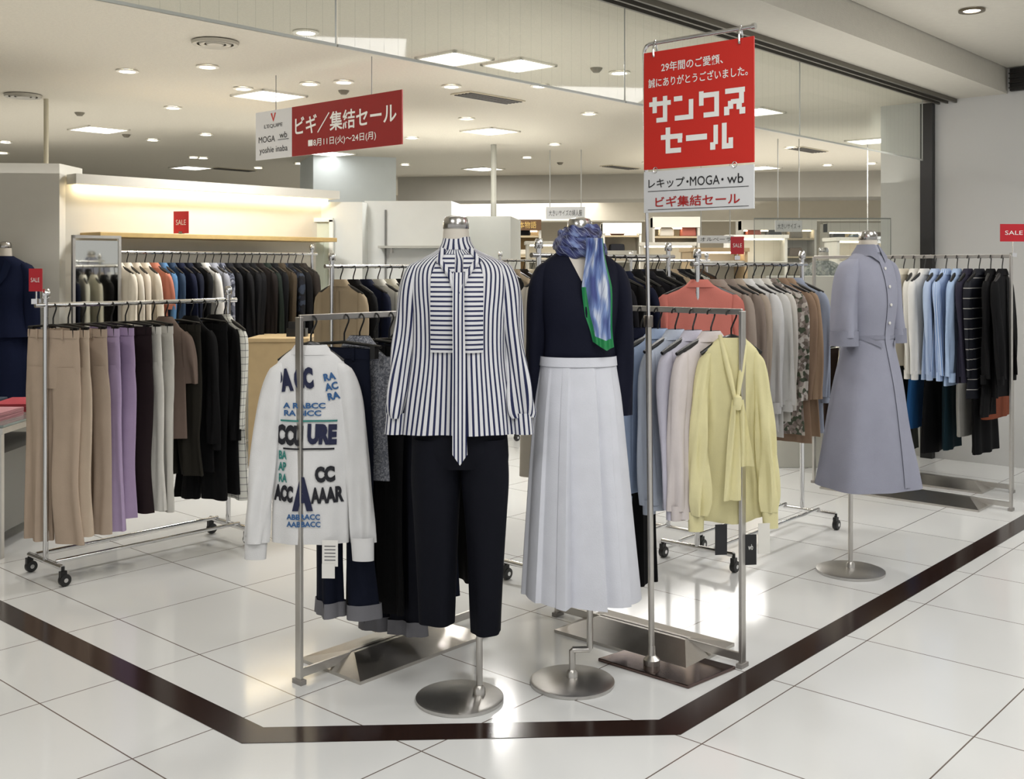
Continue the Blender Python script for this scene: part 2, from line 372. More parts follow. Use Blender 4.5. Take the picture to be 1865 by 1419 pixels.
WALLW=mat('#c6c6c4',.6,0,.02,3)
def wallbox(name,p,q,th,z0,z1,m):
    d=(q-p).normalized(); nn=V(-d.y,d.x,0)*th; mb=MB(); mb.prism([p,q,q+nn,p+nn],z0,z1); return struct(name,mb,m)
wallbox('wall_right',Cn,loc2(Cn,0,-5),.15,0,2.88,WALLW)
mb=MB(); mb.prism([loc2(Cn,-.06,.0),loc2(Cn,-.01,.0),loc2(Cn,-.01,.09),loc2(Cn,-.06,.09)],0,ZC-.02); struct('trim_11',mb,mat('#121212',.4))
mb=MB(); mb.prism([loc2(Cn,.0,.01),loc2(Cn,.5,.01),loc2(Cn,.5,.42),loc2(Cn,.0,.42)],0,ZC); struct('wall_right',mb,mat('#b9bab4',.6))
p=loc2(Cn,-.03,-.55);q=loc2(Cn,-.03,-2.5)
mb=MB(); mb.beam((p.x,p.y,2.79),(q.x,q.y,2.79),.04,.16)
for k in range(4):
    z=2.73+.035*k; mb.beam((p.x-.02,p.y-.02,z),(q.x-.02,q.y-.02,z),.03,.006)
tag(mb.build('air_vent',mat('#171513',.5),None,False),'long black slotted air vent above the white right wall','vent')
wallbox('wall_back',V(18,25,0),V(-12,25,0),.1,0,ZC,mat('#b8b0a0',.8))
wallbox('wall_left',V(-9,26,0),V(-9,1,0),.1,0,ZC,mat('#b0aa9c',.8))
mb=MB(); mb.prism([V(-1.6,15,0),V(9.5,13.2,0),V(9.7,14,0),V(-1.5,15.8,0)],2.36,ZC); struct('trim_12',mb,mat('#a5a197',.8))
mb=MB(); mb.prism([V(-4,19.0,0),V(13,18,0),V(13,18.6,0),V(-4,19.6,0)],2.25,ZC); struct('trim_13',mb,mat('#cdc8bc',.8))
W0=V(-3.17,7.6,0); 
wallbox('wall_left',W0,W0+uR*2.35,.12,0,2.1,mat('#cfcbbf',.7))
mb=MB(); 
p0=W0-uL*.02;p1=W0+uR*2.35-uL*.02
mb.prism([p0,p1,p1-uL*.14,p0-uL*.14],2.03,2.1); struct('trim_14',mb,mat('#c6c3ba',.6))
mb=MB(); mb.prism([W0-uL*.025+uR*.05,W0+uR*2.3-uL*.025,W0+uR*2.3-uL*.06,W0+uR*.05-uL*.06],2.005,2.028)
tag(mb.build('cove_light',emis('#ffe9bd',12),None,False),'warm strip light hidden under the top edge of the left display wall','light')
pl=V(-3.17,7.5,0); mb=MB(); mb.prism([pl,pl-V(1.2,.12,0),pl-V(1.2,-.5,0),pl+V(0,.4,0)],0,2.17); struct('wall_left',mb,mat('#cccac2',.7))
s0=W0+uR*.1-uL*.01; mb=MB(); mb.prism([s0,s0+uR*2.1,s0+uR*2.1-uL*.3,s0-uL*.3],1.655,1.69)
tag(mb.build('wall_shelf',mat('#b69a63',.5,0,.2,20),None,False,bevel=.004),'long light wood shelf on the lit left display wall','shelf')
WP=mat('#cfd1cd',.6); WP2=mat('#d4d6d3',.6)
def pbox(name,px0,px1,py,Y,depth,m):
    p=at(px0,py,Y);q=at(px1,py,Y); mb=MB(); mb.prism([V(p.x,Y,0),V(q.x,Y-.0,0),V(q.x+.1,Y+depth,0),V(p.x+.1,Y+depth,0)],0,p.z); return struct(name,mb,m),p,q
pbox('wall_back',528,660,368,9.3,1.0,WP)
pbox('wall_back',664,822,366,9.5,.9,WP2)
pbox('wall_back',824,930,394,9.9,.9,mat('#bfc1bb',.6))
# panelled fitting room door
p=at(543,405,9.28);q=at(600,405,9.28); dw=q.x-p.x; dc=(p.x+q.x)/2
mb=MB(); mb.box((dc,9.28,p.z/2),(dw,.03,p.z)); 
for z0,z1 in ((.15,.85),(1.0,1.7)): mb.box((dc,9.262,(z0+z1)/2),(dw-.09,.012,z1-z0))
struct('door_1',mb,mat('#c4cbbc',.5))
mb=MB(); 
for x in (p.x-.02,q.x+.02): mb.box((x,9.27,p.z/2),(.035,.06,p.z+.04))
mb.box((dc,9.27,p.z+.02),(dw+.07,.06,.035)); struct('trim_15',mb,mat('#e3e4de',.5))
mb=MB(); mb.tube([(q.x-.05,9.24,1.0),(q.x-.05,9.22,1.0),(q.x-.12,9.22,1.0)],.008); tag(mb.build('door_handle',CHROME),'small chrome lever handle on the white fitting room door','handle')
mb=MB(); r=at(702,385,9.48); mb.box((r.x,9.49,1.5),(.014,.02,.9)); struct('trim_16',mb,mat('#6c6c6a',.5))
r=at(755,450,9.4); t=thing('wall_shelf','narrow grey shelf on the white middle partition','shelf',(r.x,9.4,r.z))
MB().box((0,0,0),(.62,.2,.02)).build('board',mat('#a9a9a3',.4),t,False)
for s in (-1,1): MB().box((s*.2,.03,-.03),(.015,.14,.04)).build('bracket',STEEL,t,False)
mb=MB(); mb.box(((at(622,0,12.2)).x,12.6,ZC/2),(.95,.95,ZC),.35); struct('wall_back',mb,mat('#c6cccb',.6))
mb=MB(); p=at(1395,500,7.7);q=at(1520,500,7.7); mb.prism([V(p.x,7.7,0),V(q.x,7.7,0),V(q.x+.1,8.0,0),V(p.x+.1,8.0,0)],0,1.38); 
tag(mb.build('display_counter',mat('#b5b4aa',.5),None,False,bevel=.005),'plain grey display counter behind the floral garments','counter')
t=thing('glass_screen','clear glass screen standing on the grey counter, dark edged','glass screen',(p.x+.3,7.85,1.38))
MB().add([(-.35,0,.0),(.65,0,.0),(.65,0,.42),(-.35,0,.42)],[(0,1,2,3)]).build('pane',GLASS,t,False)
mb=MB(); mb.tube([(-.35,0,0),(-.35,0,.42),(.65,0,.42),(.65,0,0)],.005,6); mb.build('edge_frame',mat('#6f736e',.3),t)
# ================================================================= CEILING LIGHTS
EM=emis('#fff8ea',16); EMS=emis('#ffffff',6); TRIM=mat('#e0dccf',.5); 
sq=[(490,173),(180,235),(348,305),(893,238),(880,307),(1100,328),(865,347),(945,117),(828,105),(1588,256),(1385,305),(604,279),(1370,203)]
def cpos(px,py): Y=F*(ZC-H)/(HY-py); return V((px-CX)*Y/F,Y,ZC)
for i,(px,py) in enumerate(sq):
    p=cpos(px,py); w=.36 if i not in(7,8) else .30  # the two smaller panels partly stand for reflections in the glass barrier
    near='nearest the big red poster' if px>1300 else ('above the middle of the shop' if px>700 else 'above the left side of the shop')
    t=thing('ceiling_light',f"square glowing panel light in the beige shop ceiling, {near}",'ceiling light',p,aR,'square panel lights '+near)
    mb=MB()
    for s in (-1,1): mb.box((s*(w/2+.01),0,-.006),(.02,w+.04,.014)); mb.box((0,s*(w/2+.01),-.006),(w+.04,.02,.014))
    mb.build('frame',TRIM,t,False)
    MB().box((0,0,-.004),(w,w,.006)).build('diffuser',EMS,t,False)
dl=[(557,57),(232,128),(378,120),(315,195),(375,244),(443,160),(564,151),(626,148),(822,156),(850,215),(984,155),(1073,206),(1128,131),(353,286),(278,254),(10,258),(5,278),(688,296),(545,297),(668,297),(738,299),(1507,300),(1587,297),(370,287),(470,305),(1238,262),(1180,295),(960,286),(1010,262),(750,250),(1440,268),(90,300),(700,205)]
for i,(px,py) in enumerate(dl):
    p=cpos(px,py)
    if py>240: g='in the far half of the shop ceiling'
    elif px<700: g='in the near left shop ceiling'
    else: g='in the shop ceiling near the glass barrier'
    t=thing('downlight',f"small round recessed downlight {g}",'downlight',p,0,'round downlights '+g)
    MB().lathe([(.050,-.001),(.070,-.004),(.070,-.010),(.05,-.012),(.048,-.004)],seg=20,caps=False).build('trim_ring',TRIM,t)
    MB().lathe([(.0,-.007),(.049,-.007),(.049,-.001)],seg=20).build('lens',EM,t)
p=V(0,0,0); Y=F*(2.88-H)/(HY-17); p=V((1770-CX)*Y/F,Y,2.88)
t=thing('downlight','single round downlight in the corridor ceiling above the right wall','downlight',p)
MB().lathe([(.045,-.002),(.07,-.004),(.07,-.014),(.046,-.012)],seg=20,caps=False).build('trim_ring',steel('#7b7364'),t); MB().lathe([(.0,-.006),(.046,-.008),(.046,-.002)],seg=20).build('lens',EM,t)
for (px,py,lab) in ((42,172,'round ribbed air diffuser in the ceiling at far left'),(392,75,'round ribbed air diffuser in the ceiling left of the hanging banner')):
    p=cpos(px,py); t=thing('air_diffuser',lab,'air diffuser',p)
    for k,r in enumerate((.13,.09,.05)): MB().lathe([(r-.03,-.004),(r,-.006-.004*k),(r-.005,-.022),(r-.03,-.018)],seg=24,caps=(k==2)).build('ring',mat('#a39e90',.4),t)
for i,(px,py,lab) in enumerate(((890,177,'slatted dark air vent behind the glass barrier, nearest the camera'),(1130,304,'slatted dark air vent in the far middle ceiling'),(1470,272,'slatted dark air vent behind the big red poster'),(425,308,'slatted dark air vent in the far left ceiling'))):
    p=cpos(px,py); t=thing('air_vent',lab,'vent',p,aR)
    MB().box((0,0,-.005),(.6,.2,.008)).build('frame',mat('#c0b7a0',.5),t,False)
    mb=MB()
    for k in range(5): mb.box((0,-.075+.036*k,-.012),(.56,.02,.006))
    mb.build('slats',mat('#34302a',.5),t,False)
for i,(px,py) in enumerate(((626,165),(1086,124),(230,245),(1020,296),(145,205))):
    p=cpos(px,py); tag(MB().lathe([(.0,-.03),(.02,-.028),(.035,-.012),(.04,0)],p,16).build('smoke_detector',mat('#6a6455',.5)),'small dark round sensor on the beige shop ceiling','sensor','ceiling sensors')
p=at(84,300,8.0); tag(MB().tube([(p.x,8.0,2.17),(p.x,8.0,2.7)],.018,10).build('ceiling_pole',mat('#b9b29c',.5)),'thin white pole rising from the left panel to the ceiling','pole')
p=at(899,300,11.0); tag(MB().tube([(p.x,11,0),(p.x,11,ZC)],.03,12).build('ceiling_pole',mat('#9d9c92',.5)),'slim grey pole reaching the ceiling behind the striped blouse','pole')
# ================================================================= SIGNS
RED=mat('#c9261b',.45,0,.02); RED2=mat('#8e1a1a',.45,0,.02); WSIGN=mat('#d6d7d8',.5,0,.01); INK=mat('#141418',.6); WINK=mat('#eeeeea',.5,0,0); REDI=mat('#a81a1a',.5)
Yr=6.2; R_=V(-.1023*Yr,Yr,0); Wd=1.44; cen=R_+uL*(Wd/2); zt=1.45+322*Yr/1950; hh=.317
t=thing('hanging_banner','long red and white sale banner hanging from the ceiling on thin wires','sign',(cen.x,cen.y,zt-hh/2),ROT_A)
k_=.9; w1=Wd*.275; xl=-Wd/2
MB().box((xl+w1/2,0,0),(w1,.008,hh)).build('white_panel',WSIGN,t,False)
MB().box((xl+w1+(Wd-w1)/2,0,0),(Wd-w1,.008,hh)).build('red_panel',RED2,t,False)
for x in (-.5,.45): MB().tube([(x,0,hh/2),(x,0,ZC-(zt-hh/2))],.0025,6).build('wire',mat('#777777',.4),t)
lettering('ビギ／集結セール',1.07*k_,.135*k_,xl+w1+.575*k_,.035*k_,-.006,WINK,t,.016)
lettering('■8月11日(火)〜24日(月)',.72*k_,.062*k_,xl+w1+.55*k_,-.10*k_,-.006,WINK,t,.010)
lettering("L'EQUIPE",.22*k_,.032*k_,xl+w1/2,.062*k_,-.006,INK,t)
mb=MB(); X0=xl+w1/2; mb.add([(X0-.028,-.006,.14),(X0-.014,-.006,.14),(X0,-.006,.1),(X0+.014,-.006,.14),(X0+.028,-.006,.14),(X0,-.006,.082)],[(0,5,2,1),(2,5,4,3)]); mb.build('emblem',RED,t,False)
lettering('MOGA',.2*k_,.045*k_,xl+.14*k_,-.03*k_,-.006,INK,t); lettering('wb',.09*k_,.045*k_,xl+w1-.1*k_,-.012*k_,-.006,INK,t)
MB().box((xl+w1-.1*k_,-.006,-.045*k_),(.13*k_,.002,.003)).build('rule_line',INK,t,False)
lettering('yoshie inaba',.34*k_,.058*k_,xl+w1/2,-.115*k_,-.006,INK,t)
S0=V(.505,3.87,0)
t=thing('sign_stand','tall slim steel sign stand with curved arm and dark base plate','sign stand',S0,0)
mb=MB(); 
pts=[V(-.19,.06,0),V(.10,-.20,0),V(.30,-.02,0),V(.01,.22,0)]
mb.prism(pts,.0,.012); mb.build('base_plate',mat('#6a5a56',.1,.9),t,False,bevel=.003)
MB().lathe([(.03,.012),(.03,.03),(.014,.045),(.012,.08)],seg=20).build('pole_socket',STEEL,t)
MB().tube([(0,0,.03),(-.012,0,1.25)],.011,12).build('pole',STEEL,t)
MB().lathe([(.016,0),(.017,.002),(.017,.04),(.016,.042)],(-.012,0,1.23),16).build('collar',steel('#8a8580'),t)
dv=-uL
top=[V(-.012,0,1.25),V(-.027,0,2.22)]
for k in range(1,6):
    a=PI/2*k/5; top.append(V(-.027,0,2.22)+dv*(.03*(1-cos(a)))+V(0,0,.03*sin(a)))
top.append(V(-.027,0,2.252)+dv*.44)
MB().tube(top,.007,10).build('upper_pole',CHROME,t)
e=top[-1]; MB().tube([e-dv*.004,e+dv*.008],.011,12).build('end_cap',CHROME,t)
W_=.443; Pl=V(.4713,3.87,0)+dv*.008; pc=Pl+dv*W_/2
zt,zb=2.218,1.797; zc=(zt+zb)/2; h_=zt-zb
t=thing('poster_sign','large bright red poster with white writing hanging from the sign stand','sign',(pc.x,pc.y,zc),ROT_A)
MB().box((0,0,0),(W_,.006,h_)).build('red_panel',RED,t,False,bevel=.001)
lettering('29年間のご愛顧、',.25,.034,-.02,.15,-.005,WINK,t,.012)
lettering('誠にありがとうございました。',.40,.034,.0,.098,-.005,WINK,t,.012)
SA=[(0,6.4,10,8.2),(1.6,3.8,3.6,10),(6.4,1,8.4,10),(3.4,0,8.4,1.8)]
NN=[(.4,7.4,4.2,9.3),(.8,0,9,1.9),(7.1,0,9.1,7.6)]
KU=[(1,7.4,9.2,9.3),(7.2,0,9.2,9.3),(0.6,4.6,2.6,10),(2.6,0,9.2,1.9)]
SU=[(.8,7.9,9,9.8),(6.6,4,8.6,9.8),(3.2,3.9,8.5,5.7),(2.0,2.2,4.2,5.2),(.4,0,2.6,3.2),(6.8,0,9.2,2.4),(5.6,1.8,7.8,4.2)]
SE=[(0,5.4,9.8,7.3),(2.2,0,4.3,10),(2.4,0,9.2,1.9),(7.7,3.8,9.7,7.3)]
CH=[(.4,4.1,9.6,6.3)]
RU=[(1.4,2,3.3,9.2),(0,0,2.2,2.8),(5,0,7,9.6),(5,0,9.6,2.0),(7.8,0,9.7,4)]
def blocks(chs,x,z,cw,chh,gap):
    for i,st in enumerate(chs):
        mb=MB()
        for k,(a,b,c,d) in enumerate(st):
            y=-.0045-.0002*k
            X=x+i*(cw+gap); mb.add([(X+a/10*cw,y,z+b/10*chh),(X+c/10*cw,y,z+b/10*chh),(X+c/10*cw,y,z+d/10*chh),(X+a/10*cw,y,z+d/10*chh)],[(0,1,2,3)])
        mb.build('letter',WINK,t,False)
blocks([SA,NN,KU,SU],-.197,-.045,.092,.092,.009)
blocks([SE,CH,RU],-.147,-.158,.092,.092,.009)
for x in (-.175,.17):
    MB().tube([(x+.0,-.008,h_/2-.02),(x,-.012,h_/2+.01),(x,.0,h_/2+.04),(x,.012,h_/2+.01),(x,.008,h_/2-.02)],.004,6).build('hook',CHROME,t)
zt2,zb2=1.79,1.6425
t=thing('placard','white placard with black and red writing hanging below the red poster','sign',(pc.x,pc.y,(zt2+zb2)/2),ROT_A)
h2=zt2-zb2
MB().box((0,0,0),(W_,.006,h2)).build('white_panel',WSIGN,t,False,bevel=.001)
lettering('レキップ',.152,.034,-.124,.03,-.005,INK,t,.006)
lettering('・',.009,.009,-.036,.03,-.005,INK,t); lettering('MOGA',.118,.032,.033,.03,-.005,INK,t,.0); lettering('・',.009,.009,.103,.03,-.005,INK,t); lettering('wb',.062,.033,.152,.031,-.005,INK,t)
lettering('ビギ集結セール',.34,.038,0,-.037,-.005,REDI,t,.012)
MB().box((0,-.004,.002),(.405,.001,.0018)).build('rule_line',INK,t,False); MB().box((0,-.004,-.064),(.405,.001,.0018)).build('rule_line',INK,t,False)
for x in (-.17,.15): MB().tube([(x+.008*cos(a),0.002*cos(a)-.005,h2/2+.0035+.010*sin(a)) for a in [2*PI*i/10 for i in range(10)]],.0015,5,True).build('ring',CHROME,t)
def sale(px,py,Y,w,h,rot,lab,stemz):
    p=at(px,py,Y); t=thing('sale_sign',lab,'sign',p,rot)
    MB().box((0,0,0),(w,.004,h)).build('card',mat('#b91f2b',.4),t,False)
    lettering('SALE',w*.66,min(h*.24,w*.3),0,0,-.004,WINK,t)
    MB().tube([(0,.004,-h/2+.01),(0,.004,stemz-p.z)],.004,6).build('stem',CHROME,t)
    MB().box((0,.004,stemz-p.z+.008),(.03,.03,.024)).build('clamp',CHROME,t,False)
    return t
# ================================================================= RACKS
def steel_rack(P,d,L,z,lab):
    t=thing('clothes_rack',lab,'clothes rack',(P.x,P.y,0),math.atan2(d.y,d.x))
    for x in (0,L):
        MB().box((x,0,z/2+.008),(.014,.030,z-.01)).build('post',STEEL,t,False,bevel=.002)
        MB().box((x,0,.008),(.024,.05,.016)).build('foot',mat('#8b8783',.5),t,False)
    MB().box((L/2,0,z),(L,.012,.022)).build('rail',STEEL,t,False,bevel=.002)
    MB().box((L/2,0,.035),(L,.012,.03)).build('bottom_bar',STEEL,t,False,bevel=.002)
    mb=MB(); a,b=.13,L-.12; w=.17; z0=.012
    vs=[(a,-w,z0),(b,-w,z0),(b,w,z0),(a,w,z0),(a+.1,-.02,.05),(b-.1,-.02,.05),(b-.1,.02,.05),(a+.1,.02,.05),(a,-w,0),(b,-w,0),(b,w,0),(a,w,0)]
    mb.add(vs,[(0,1,5,4),(1,2,6,5),(2,3,7,6),(3,0,4,7),(4,5,6,7),(8,9,1,0),(9,10,2,1),(10,11,3,2),(11,8,0,3)])
    mb.build('base_plate',DSTEEL,t,False); return t
def caster_rack(P,d,L,z,lab,fw=.2,two=False,lower=True):
    t=thing('clothes_rack',lab,'clothes rack',(P.x,P.y,0),math.atan2(d.y,d.x))
    for x in (0,L):
        MB().tube([(x,0,.09),(x,0,z+.045)],.0125,12).build('post',CHROME,t)
        MB().lathe([(.018,0),(.02,.004),(.02,.03),(.014,.045)],(x,0,z+.03),14).build('finial',CHROME,t)
        MB().tube([(x,-fw,.085),(x,fw,.085)],.0125,10).build('foot_bar',CHROME,t)
        for s in (-1,1):
            c=MB().tube([(x,s*fw,.09),(x,s*fw,.06)],.008,8).box((x,s*fw,.055),(.03,.02,.03)).build('caster',BLACKP,t)
            MB().lathe([(.012,-.014),(.026,-.013),(.028,-.008),(.028,.008),(.026,.013),(.012,.014)],(x+.008,s*fw,.028),18,'y').build('wheel',mat('#1c1c1c',.4),c)
            MB().lathe([(.01,-.016),(.012,.016)],(x+.008,s*fw,.028),10,'y').build('hub',CHROME,c)
    MB().tube([(-.05,0,z),(L+.05,0,z)],.0115,12).build('rail',CHROME,t)
    if lower:
        for s in ((-1,1) if two else (0,)): MB().tube([(0,s*.1,.10),(L,s*.1,.10)],.009,10).build('bottom_bar',CHROME,t)
    return t
PA=V(-.739,3.72,0); PB=V(.833,3.873,0)
steel_rack(PA,uR,.9,1.27,'brushed steel clothes rack front left, holding the white printed sweatshirt')
steel_rack(PB,uL,.86,1.285,'brushed steel clothes rack front right, holding the yellow blouse')
PH=V(-2.16,4.96,0); caster_rack(PH,uR,.98,1.27,'chrome clothes rack on black casters at left, full of trousers',.17,True)
PK=V(.9,5.2,0); caster_rack(PK,uR,1.1,1.46,'chrome caster clothes rack behind the yellow blouse, with coral top in front',.2,True)
PK2=V(.12,4.82,0); caster_rack(PK2,uR,1.05,1.5,'chrome caster clothes rack behind the white skirt, full of black clothes',.2)
PN=V(-2.8,7.45,0); caster_rack(PN,uR,1.75,1.55,'long chrome clothes rack in front of the lit left display wall',.15)
PO=V(-1.0,5.95,0); caster_rack(PO,uR,.95,1.45,'chrome clothes rack behind the front left rack and striped blouse',.18)
PR=V(2.96,6.35,0); steel_rack(PR,uL,1.25,1.51,'tall steel clothes rack in front of the white right wall')
BK='#0d0d0f';NV='#12172b'
grp='garments on the front left steel rack'
swm=fab('#dcdcdc')
p=PA+uR*.05; swp=V(p.x,p.y,1.27)
def sweatshirt():
    t=thing('sweatshirt','white long-sleeved sweatshirt printed with blue and black letters, front of left rack','sweatshirt',swp+V(0,0,-.012),-.05,grp)
    add_hanger(t,small=True)
    zt=-.095; b=zt-.68
    prof=[(zt,0,0,.06,.026),(zt-.02,0,0,.088,.030),(zt-.05,0,0,.118,.034),(zt-.10,0,0,.132,.036),(zt-.2,0,0,.130,.034),(zt-.4,0,0,.132,.034),(b+.03,0,0,.135,.036),(b,0,0,.134,.034)]
    fo=mkfold(.006,4,zt-.1,b,wv=.008,kx=22); mb=MB(); loft(mb,prof,fo,70,34); mb.build('garment_body',swm,t)
    for s in (-1,1):
        z=zt-.055
        sp=[(z+.005,s*.098,0,.015,.02),(z-.02,s*.114,0,.032,.028),(z-.12,s*.138,0,.042,.030),(z-.3,s*.160,-.008,.044,.026),(z-.5,s*.180,-.02,.044,.022),(z-.62,s*.188,-.025,.040,.020)]
        mb=MB(); loft(mb,sp,mkfold(.009,3,z,z-.6,tw=8,wv=.008,kx=40),40,30); mb.build('sleeve',swm,t)
        mb=MB(); loft(mb,[(z-.60,s*.187,-.025,.041,.022),(z-.68,s*.190,-.026,.038,.02)],None,24,3); mb.build('cuff',swm,t)
    mb=MB(); loft(mb,[(zt+.012,0,0,.056,.026),(zt-.002,0,0,.066,.031),(zt-.022,0,0,.083,.034)],None,30,4); mb.build('collar',swm,t)
    nb=mat('#151b3d',.7); bl=mat('#2b5a8d',.7); bk=mat('#14151e',.7); tq=mat('#2a7c74',.7)
    for (tx,w,h,x,z,m_,r_,bd) in (('PA',.068,.080,-.088,-.205,nb,.12,.07),('CC',.068,.076,-.016,-.198,nb,.10,.07),('RA\nAC\nRA',.045,.095,.080,-.225,bl,.2,.04),('A RABCC\nRA BICC',.15,.046,-.015,-.305,bl,0,.035),('CCU',.100,.072,-.066,-.395,bk,-.03,.07),('URE',.100,.072,.048,-.392,nb,-.03,.07),('BA\nAP\nRA',.034,.11,-.092,-.505,tq,0,.035),('ACC',.074,.058,-.088,-.598,bk,-.05,.07),('A',.072,.118,-.018,-.598,nb,0,.08),('CC',.068,.056,.058,-.53,bk,.05,.07),('AAAR',.11,.056,.065,-.602,bk,.03,.05),('ABBRACC\nAABBACC',.12,.045,-.015,-.690,bl,0,.035)):
        project(tx,w,h,x,z,prof,.006,m_,t,fo,bd,rot=r_)
    for (x,z,w,m_) in ((-.0,-.345,.2,tq),(-.0,-.442,.18,bk)):
        mb=MB(); patch(mb,prof,x-w/2,x+w/2,z+.003,z-.003,.006,fo,nu=14,nv=1); mb.build('printed_line',m_,t)
    for k,(x,z,w,h) in enumerate(((.08,-.80,.055,.09),(.075,-.86,.045,.05))):
        MB().box((x,-.055-.004*k,z),(w,.002,h)).build('price_tag',mat('#e6e4df',.5),t,False)
        if k==0:
            for j in range(5): MB().box((x,-.0565,z+.025-.012*j),(w*.7,.0008,.003)).build('printed_line',mat('#55555a',.6),t,False)
sweatshirt()
spark=blotch(['#7d7f86','#5d6068','#94969b','#6c6f78'],220,'sparkle_knit')
denim=fab('#14161f'); TUP=fab('#77777c')
hang([('trousers','navy trousers with grey turn-ups','#0f1424',.98,{'hw':.12,'turnup':TUP}),('top','grey sparkling knit top',spark,.5,{'tagc':'#dddbd4','hw':.14}),('trousers','slim black trousers',BK,.99,{'hw':.13}),('trousers','dark jeans with pale turn-ups',denim,1.09,{'hw':.14,'turnup':TUP}),('jacket','black jacket',BK,.58,{'hw':.15}),('top','black knit top',BK,.6,{'sleeve':.2,'tagc':'#dddbd4'}),('trousers','dark navy trousers','#111524',1.0,{'hw':.14}),('jacket','black cardigan',BK,.6),('trousers','black wide trousers',BK,.95)],PA,uR,ROT_A+.25,1.27,.20,.072,'the front left steel rack',grp,1,.06)
grp='garments on the front right steel rack'
def yellow():
    m=fab('#d8d1a2',.75); p=PB+uL*.045
    t=thing('blouse','pale yellow blouse with knotted bow, nearest on the front right rack','blouse',(p.x,p.y,1.273),.16,grp)
    add_hanger(t,small=True); zt=-.082; b=zt-.68
    prof=[(zt,0,0,.046,.024),(zt-.02,0,0,.07,.027),(zt-.05,0,0,.100,.028),(zt-.09,0,0,.110,.028),(zt-.25,0,0,.102,.024),(zt-.45,0,0,.110,.025),(b,0,0,.130,.030)]
    fo=mkfold(.011,5,zt-.05,b,wv=.014,kx=38); mb=MB(); loft(mb,prof,fo,96,36,hem=lambda a:.02*abs(cos(a))); mb.build('garment_body',m,t)
    for s in (-1,1):
        z=zt-.055; sp=[(z,s*.088,0,.012,.018),(z-.03,s*.100,0,.025,.022),(z-.15,s*.118,0,.031,.022),(z-.35,s*.132,-.01,.034,.020),(z-.53,s*.139,-.02,.037,.021),(z-.58,s*.140,-.02,.028,.018)]
        mb=MB(); loft(mb,sp,mkfold(.011,4,z,z-.5,tw=9,wv=.010,kx=60),44,30); mb.build('sleeve',m,t)
        mb=MB(); loft(mb,[(z-.57,s*.140,-.02,.030,.019),(z-.64,s*.142,-.022,.028,.018)],None,20,3); mb.build('cuff',m,t)
    for s in (-1,1):
        MB().tube([(s*.045,-.004,zt+.008),(s*.042,-.024,zt-.03),(s*.024,-.038,zt-.12),(s*.005,-.05,zt-.215)],[.007,.010,.011,.007],10).build('bow_collar',m,t)
    MB().lathe([(0,-.03),(.012,-.026),(.017,-.005),(.015,.02),(0,.03)],(0,-.062,zt-.23),14).build('bow_knot',m,t)
    def fn(u,v):
        w=.012+.022*v; x=-.010-.012*v+(u-.5)*2*w; return V(x,-.064+.008*sin(u*9+v*4)-.004*v,zt-.22-.36*v),(x,v)
    MB().grid(fn,10,14).build('bow_tail',m,t)
    def fn2(u,v):
        w=.012+.016*v; x=.014+.018*v+(u-.5)*2*w; return V(x,-.062+.008*sin(u*8+v*3),zt-.22-.24*v),(x,v)
    MB().grid(fn2,10,10).build('bow_tail',m,t)
    for k,(x,z,c) in enumerate(((-.05,-.81,'#1c1c20'),(.06,-.85,'#18181c'),(.11,-.81,'#dddbd4'))):
        MB().box((x,-.03-.004*k,z),(.045,.002,.11)).build('price_tag',mat(c,.5),t,False)
    lettering('wb',.018,.02,.06,-.84,-.0355,WINK,t)
yellow()
hang([('blouse','pinkish white blouse','#cdc5c3',.66,{'hw':.16}),('blouse','pale lilac blouse','#bdbbc8',.64,{'hw':.16}),('blouse','pale blue-grey blouse','#b2bac8',.64,{'hw':.16}),('blouse','light blue blouse','#9aaac4',.62,{'hw':.16}),('blouse','dark navy blouse','#12162a',.6),('trousers','black trousers',BK,1.03),('jacket','black jacket',BK,.62),('trousers','navy trousers','#10141f',1.03)],PB,uL,ROT_B-.2,1.285,.13,.078,'the front right steel rack',grp,1,.08)
grid_=checks('#3b3b42','#d9d9d2',.035,.07,'grid_check')
hang([('trousers','wide beige trousers','#bba896',.98),('trousers','sand beige trousers','#c4b3a0',.98,{'tagc':'#e8e6e0'}),('trousers','taupe beige trousers','#b09f8f',.98),('trousers','lilac trousers','#ac9aba',.95),('trousers','pale lilac trousers','#a491b1',.94),('trousers','dark brown trousers','#241a1d',.93),('trousers','off-white trousers','#d3d1cb',.92,{'tagc':'#e8e6e0'}),('trousers','white trousers','#c6c4be',.92),('top','taupe jersey top','#6f6058',.6,{'hw':.15}),('trousers','dark olive trousers','#26241f',.8,{'tagc':'#e8e6e0'}),('jacket','black linen jacket',BK,.8,{'hw':.15}),('trousers','black trousers',BK,.93),('dress','long black dress',BK,.95,{'hw':.15})],PH,uR,ROT_A+.22,1.27,.035,.072,'the left caster rack',"garments on the left caster rack",1.2,.12)
p=PH+uR*.955; garment('dress','white dress with thin dark grid check',grid_,V(p.x,p.y,1.27),ROT_A+.05,'at the far end of the left caster rack',"garments on the left caster rack",.93,1,hw=.165,sleeve=.5)
flor=blotch(['#6f665e','#958a84','#c8c3bc','#4d5546','#857a74','#b9b1a8'],55,'floral')
pk=V(PK.x,PK.y,0)+uR*.02
garment('top','coral pink short-sleeved top',fab('#c4756a'),V(pk.x,pk.y,1.46),ROT_A+.75,'facing the camera behind the yellow blouse','garments on the caster rack behind yellow blouse',.5,1,hw=.19,tagc=None)
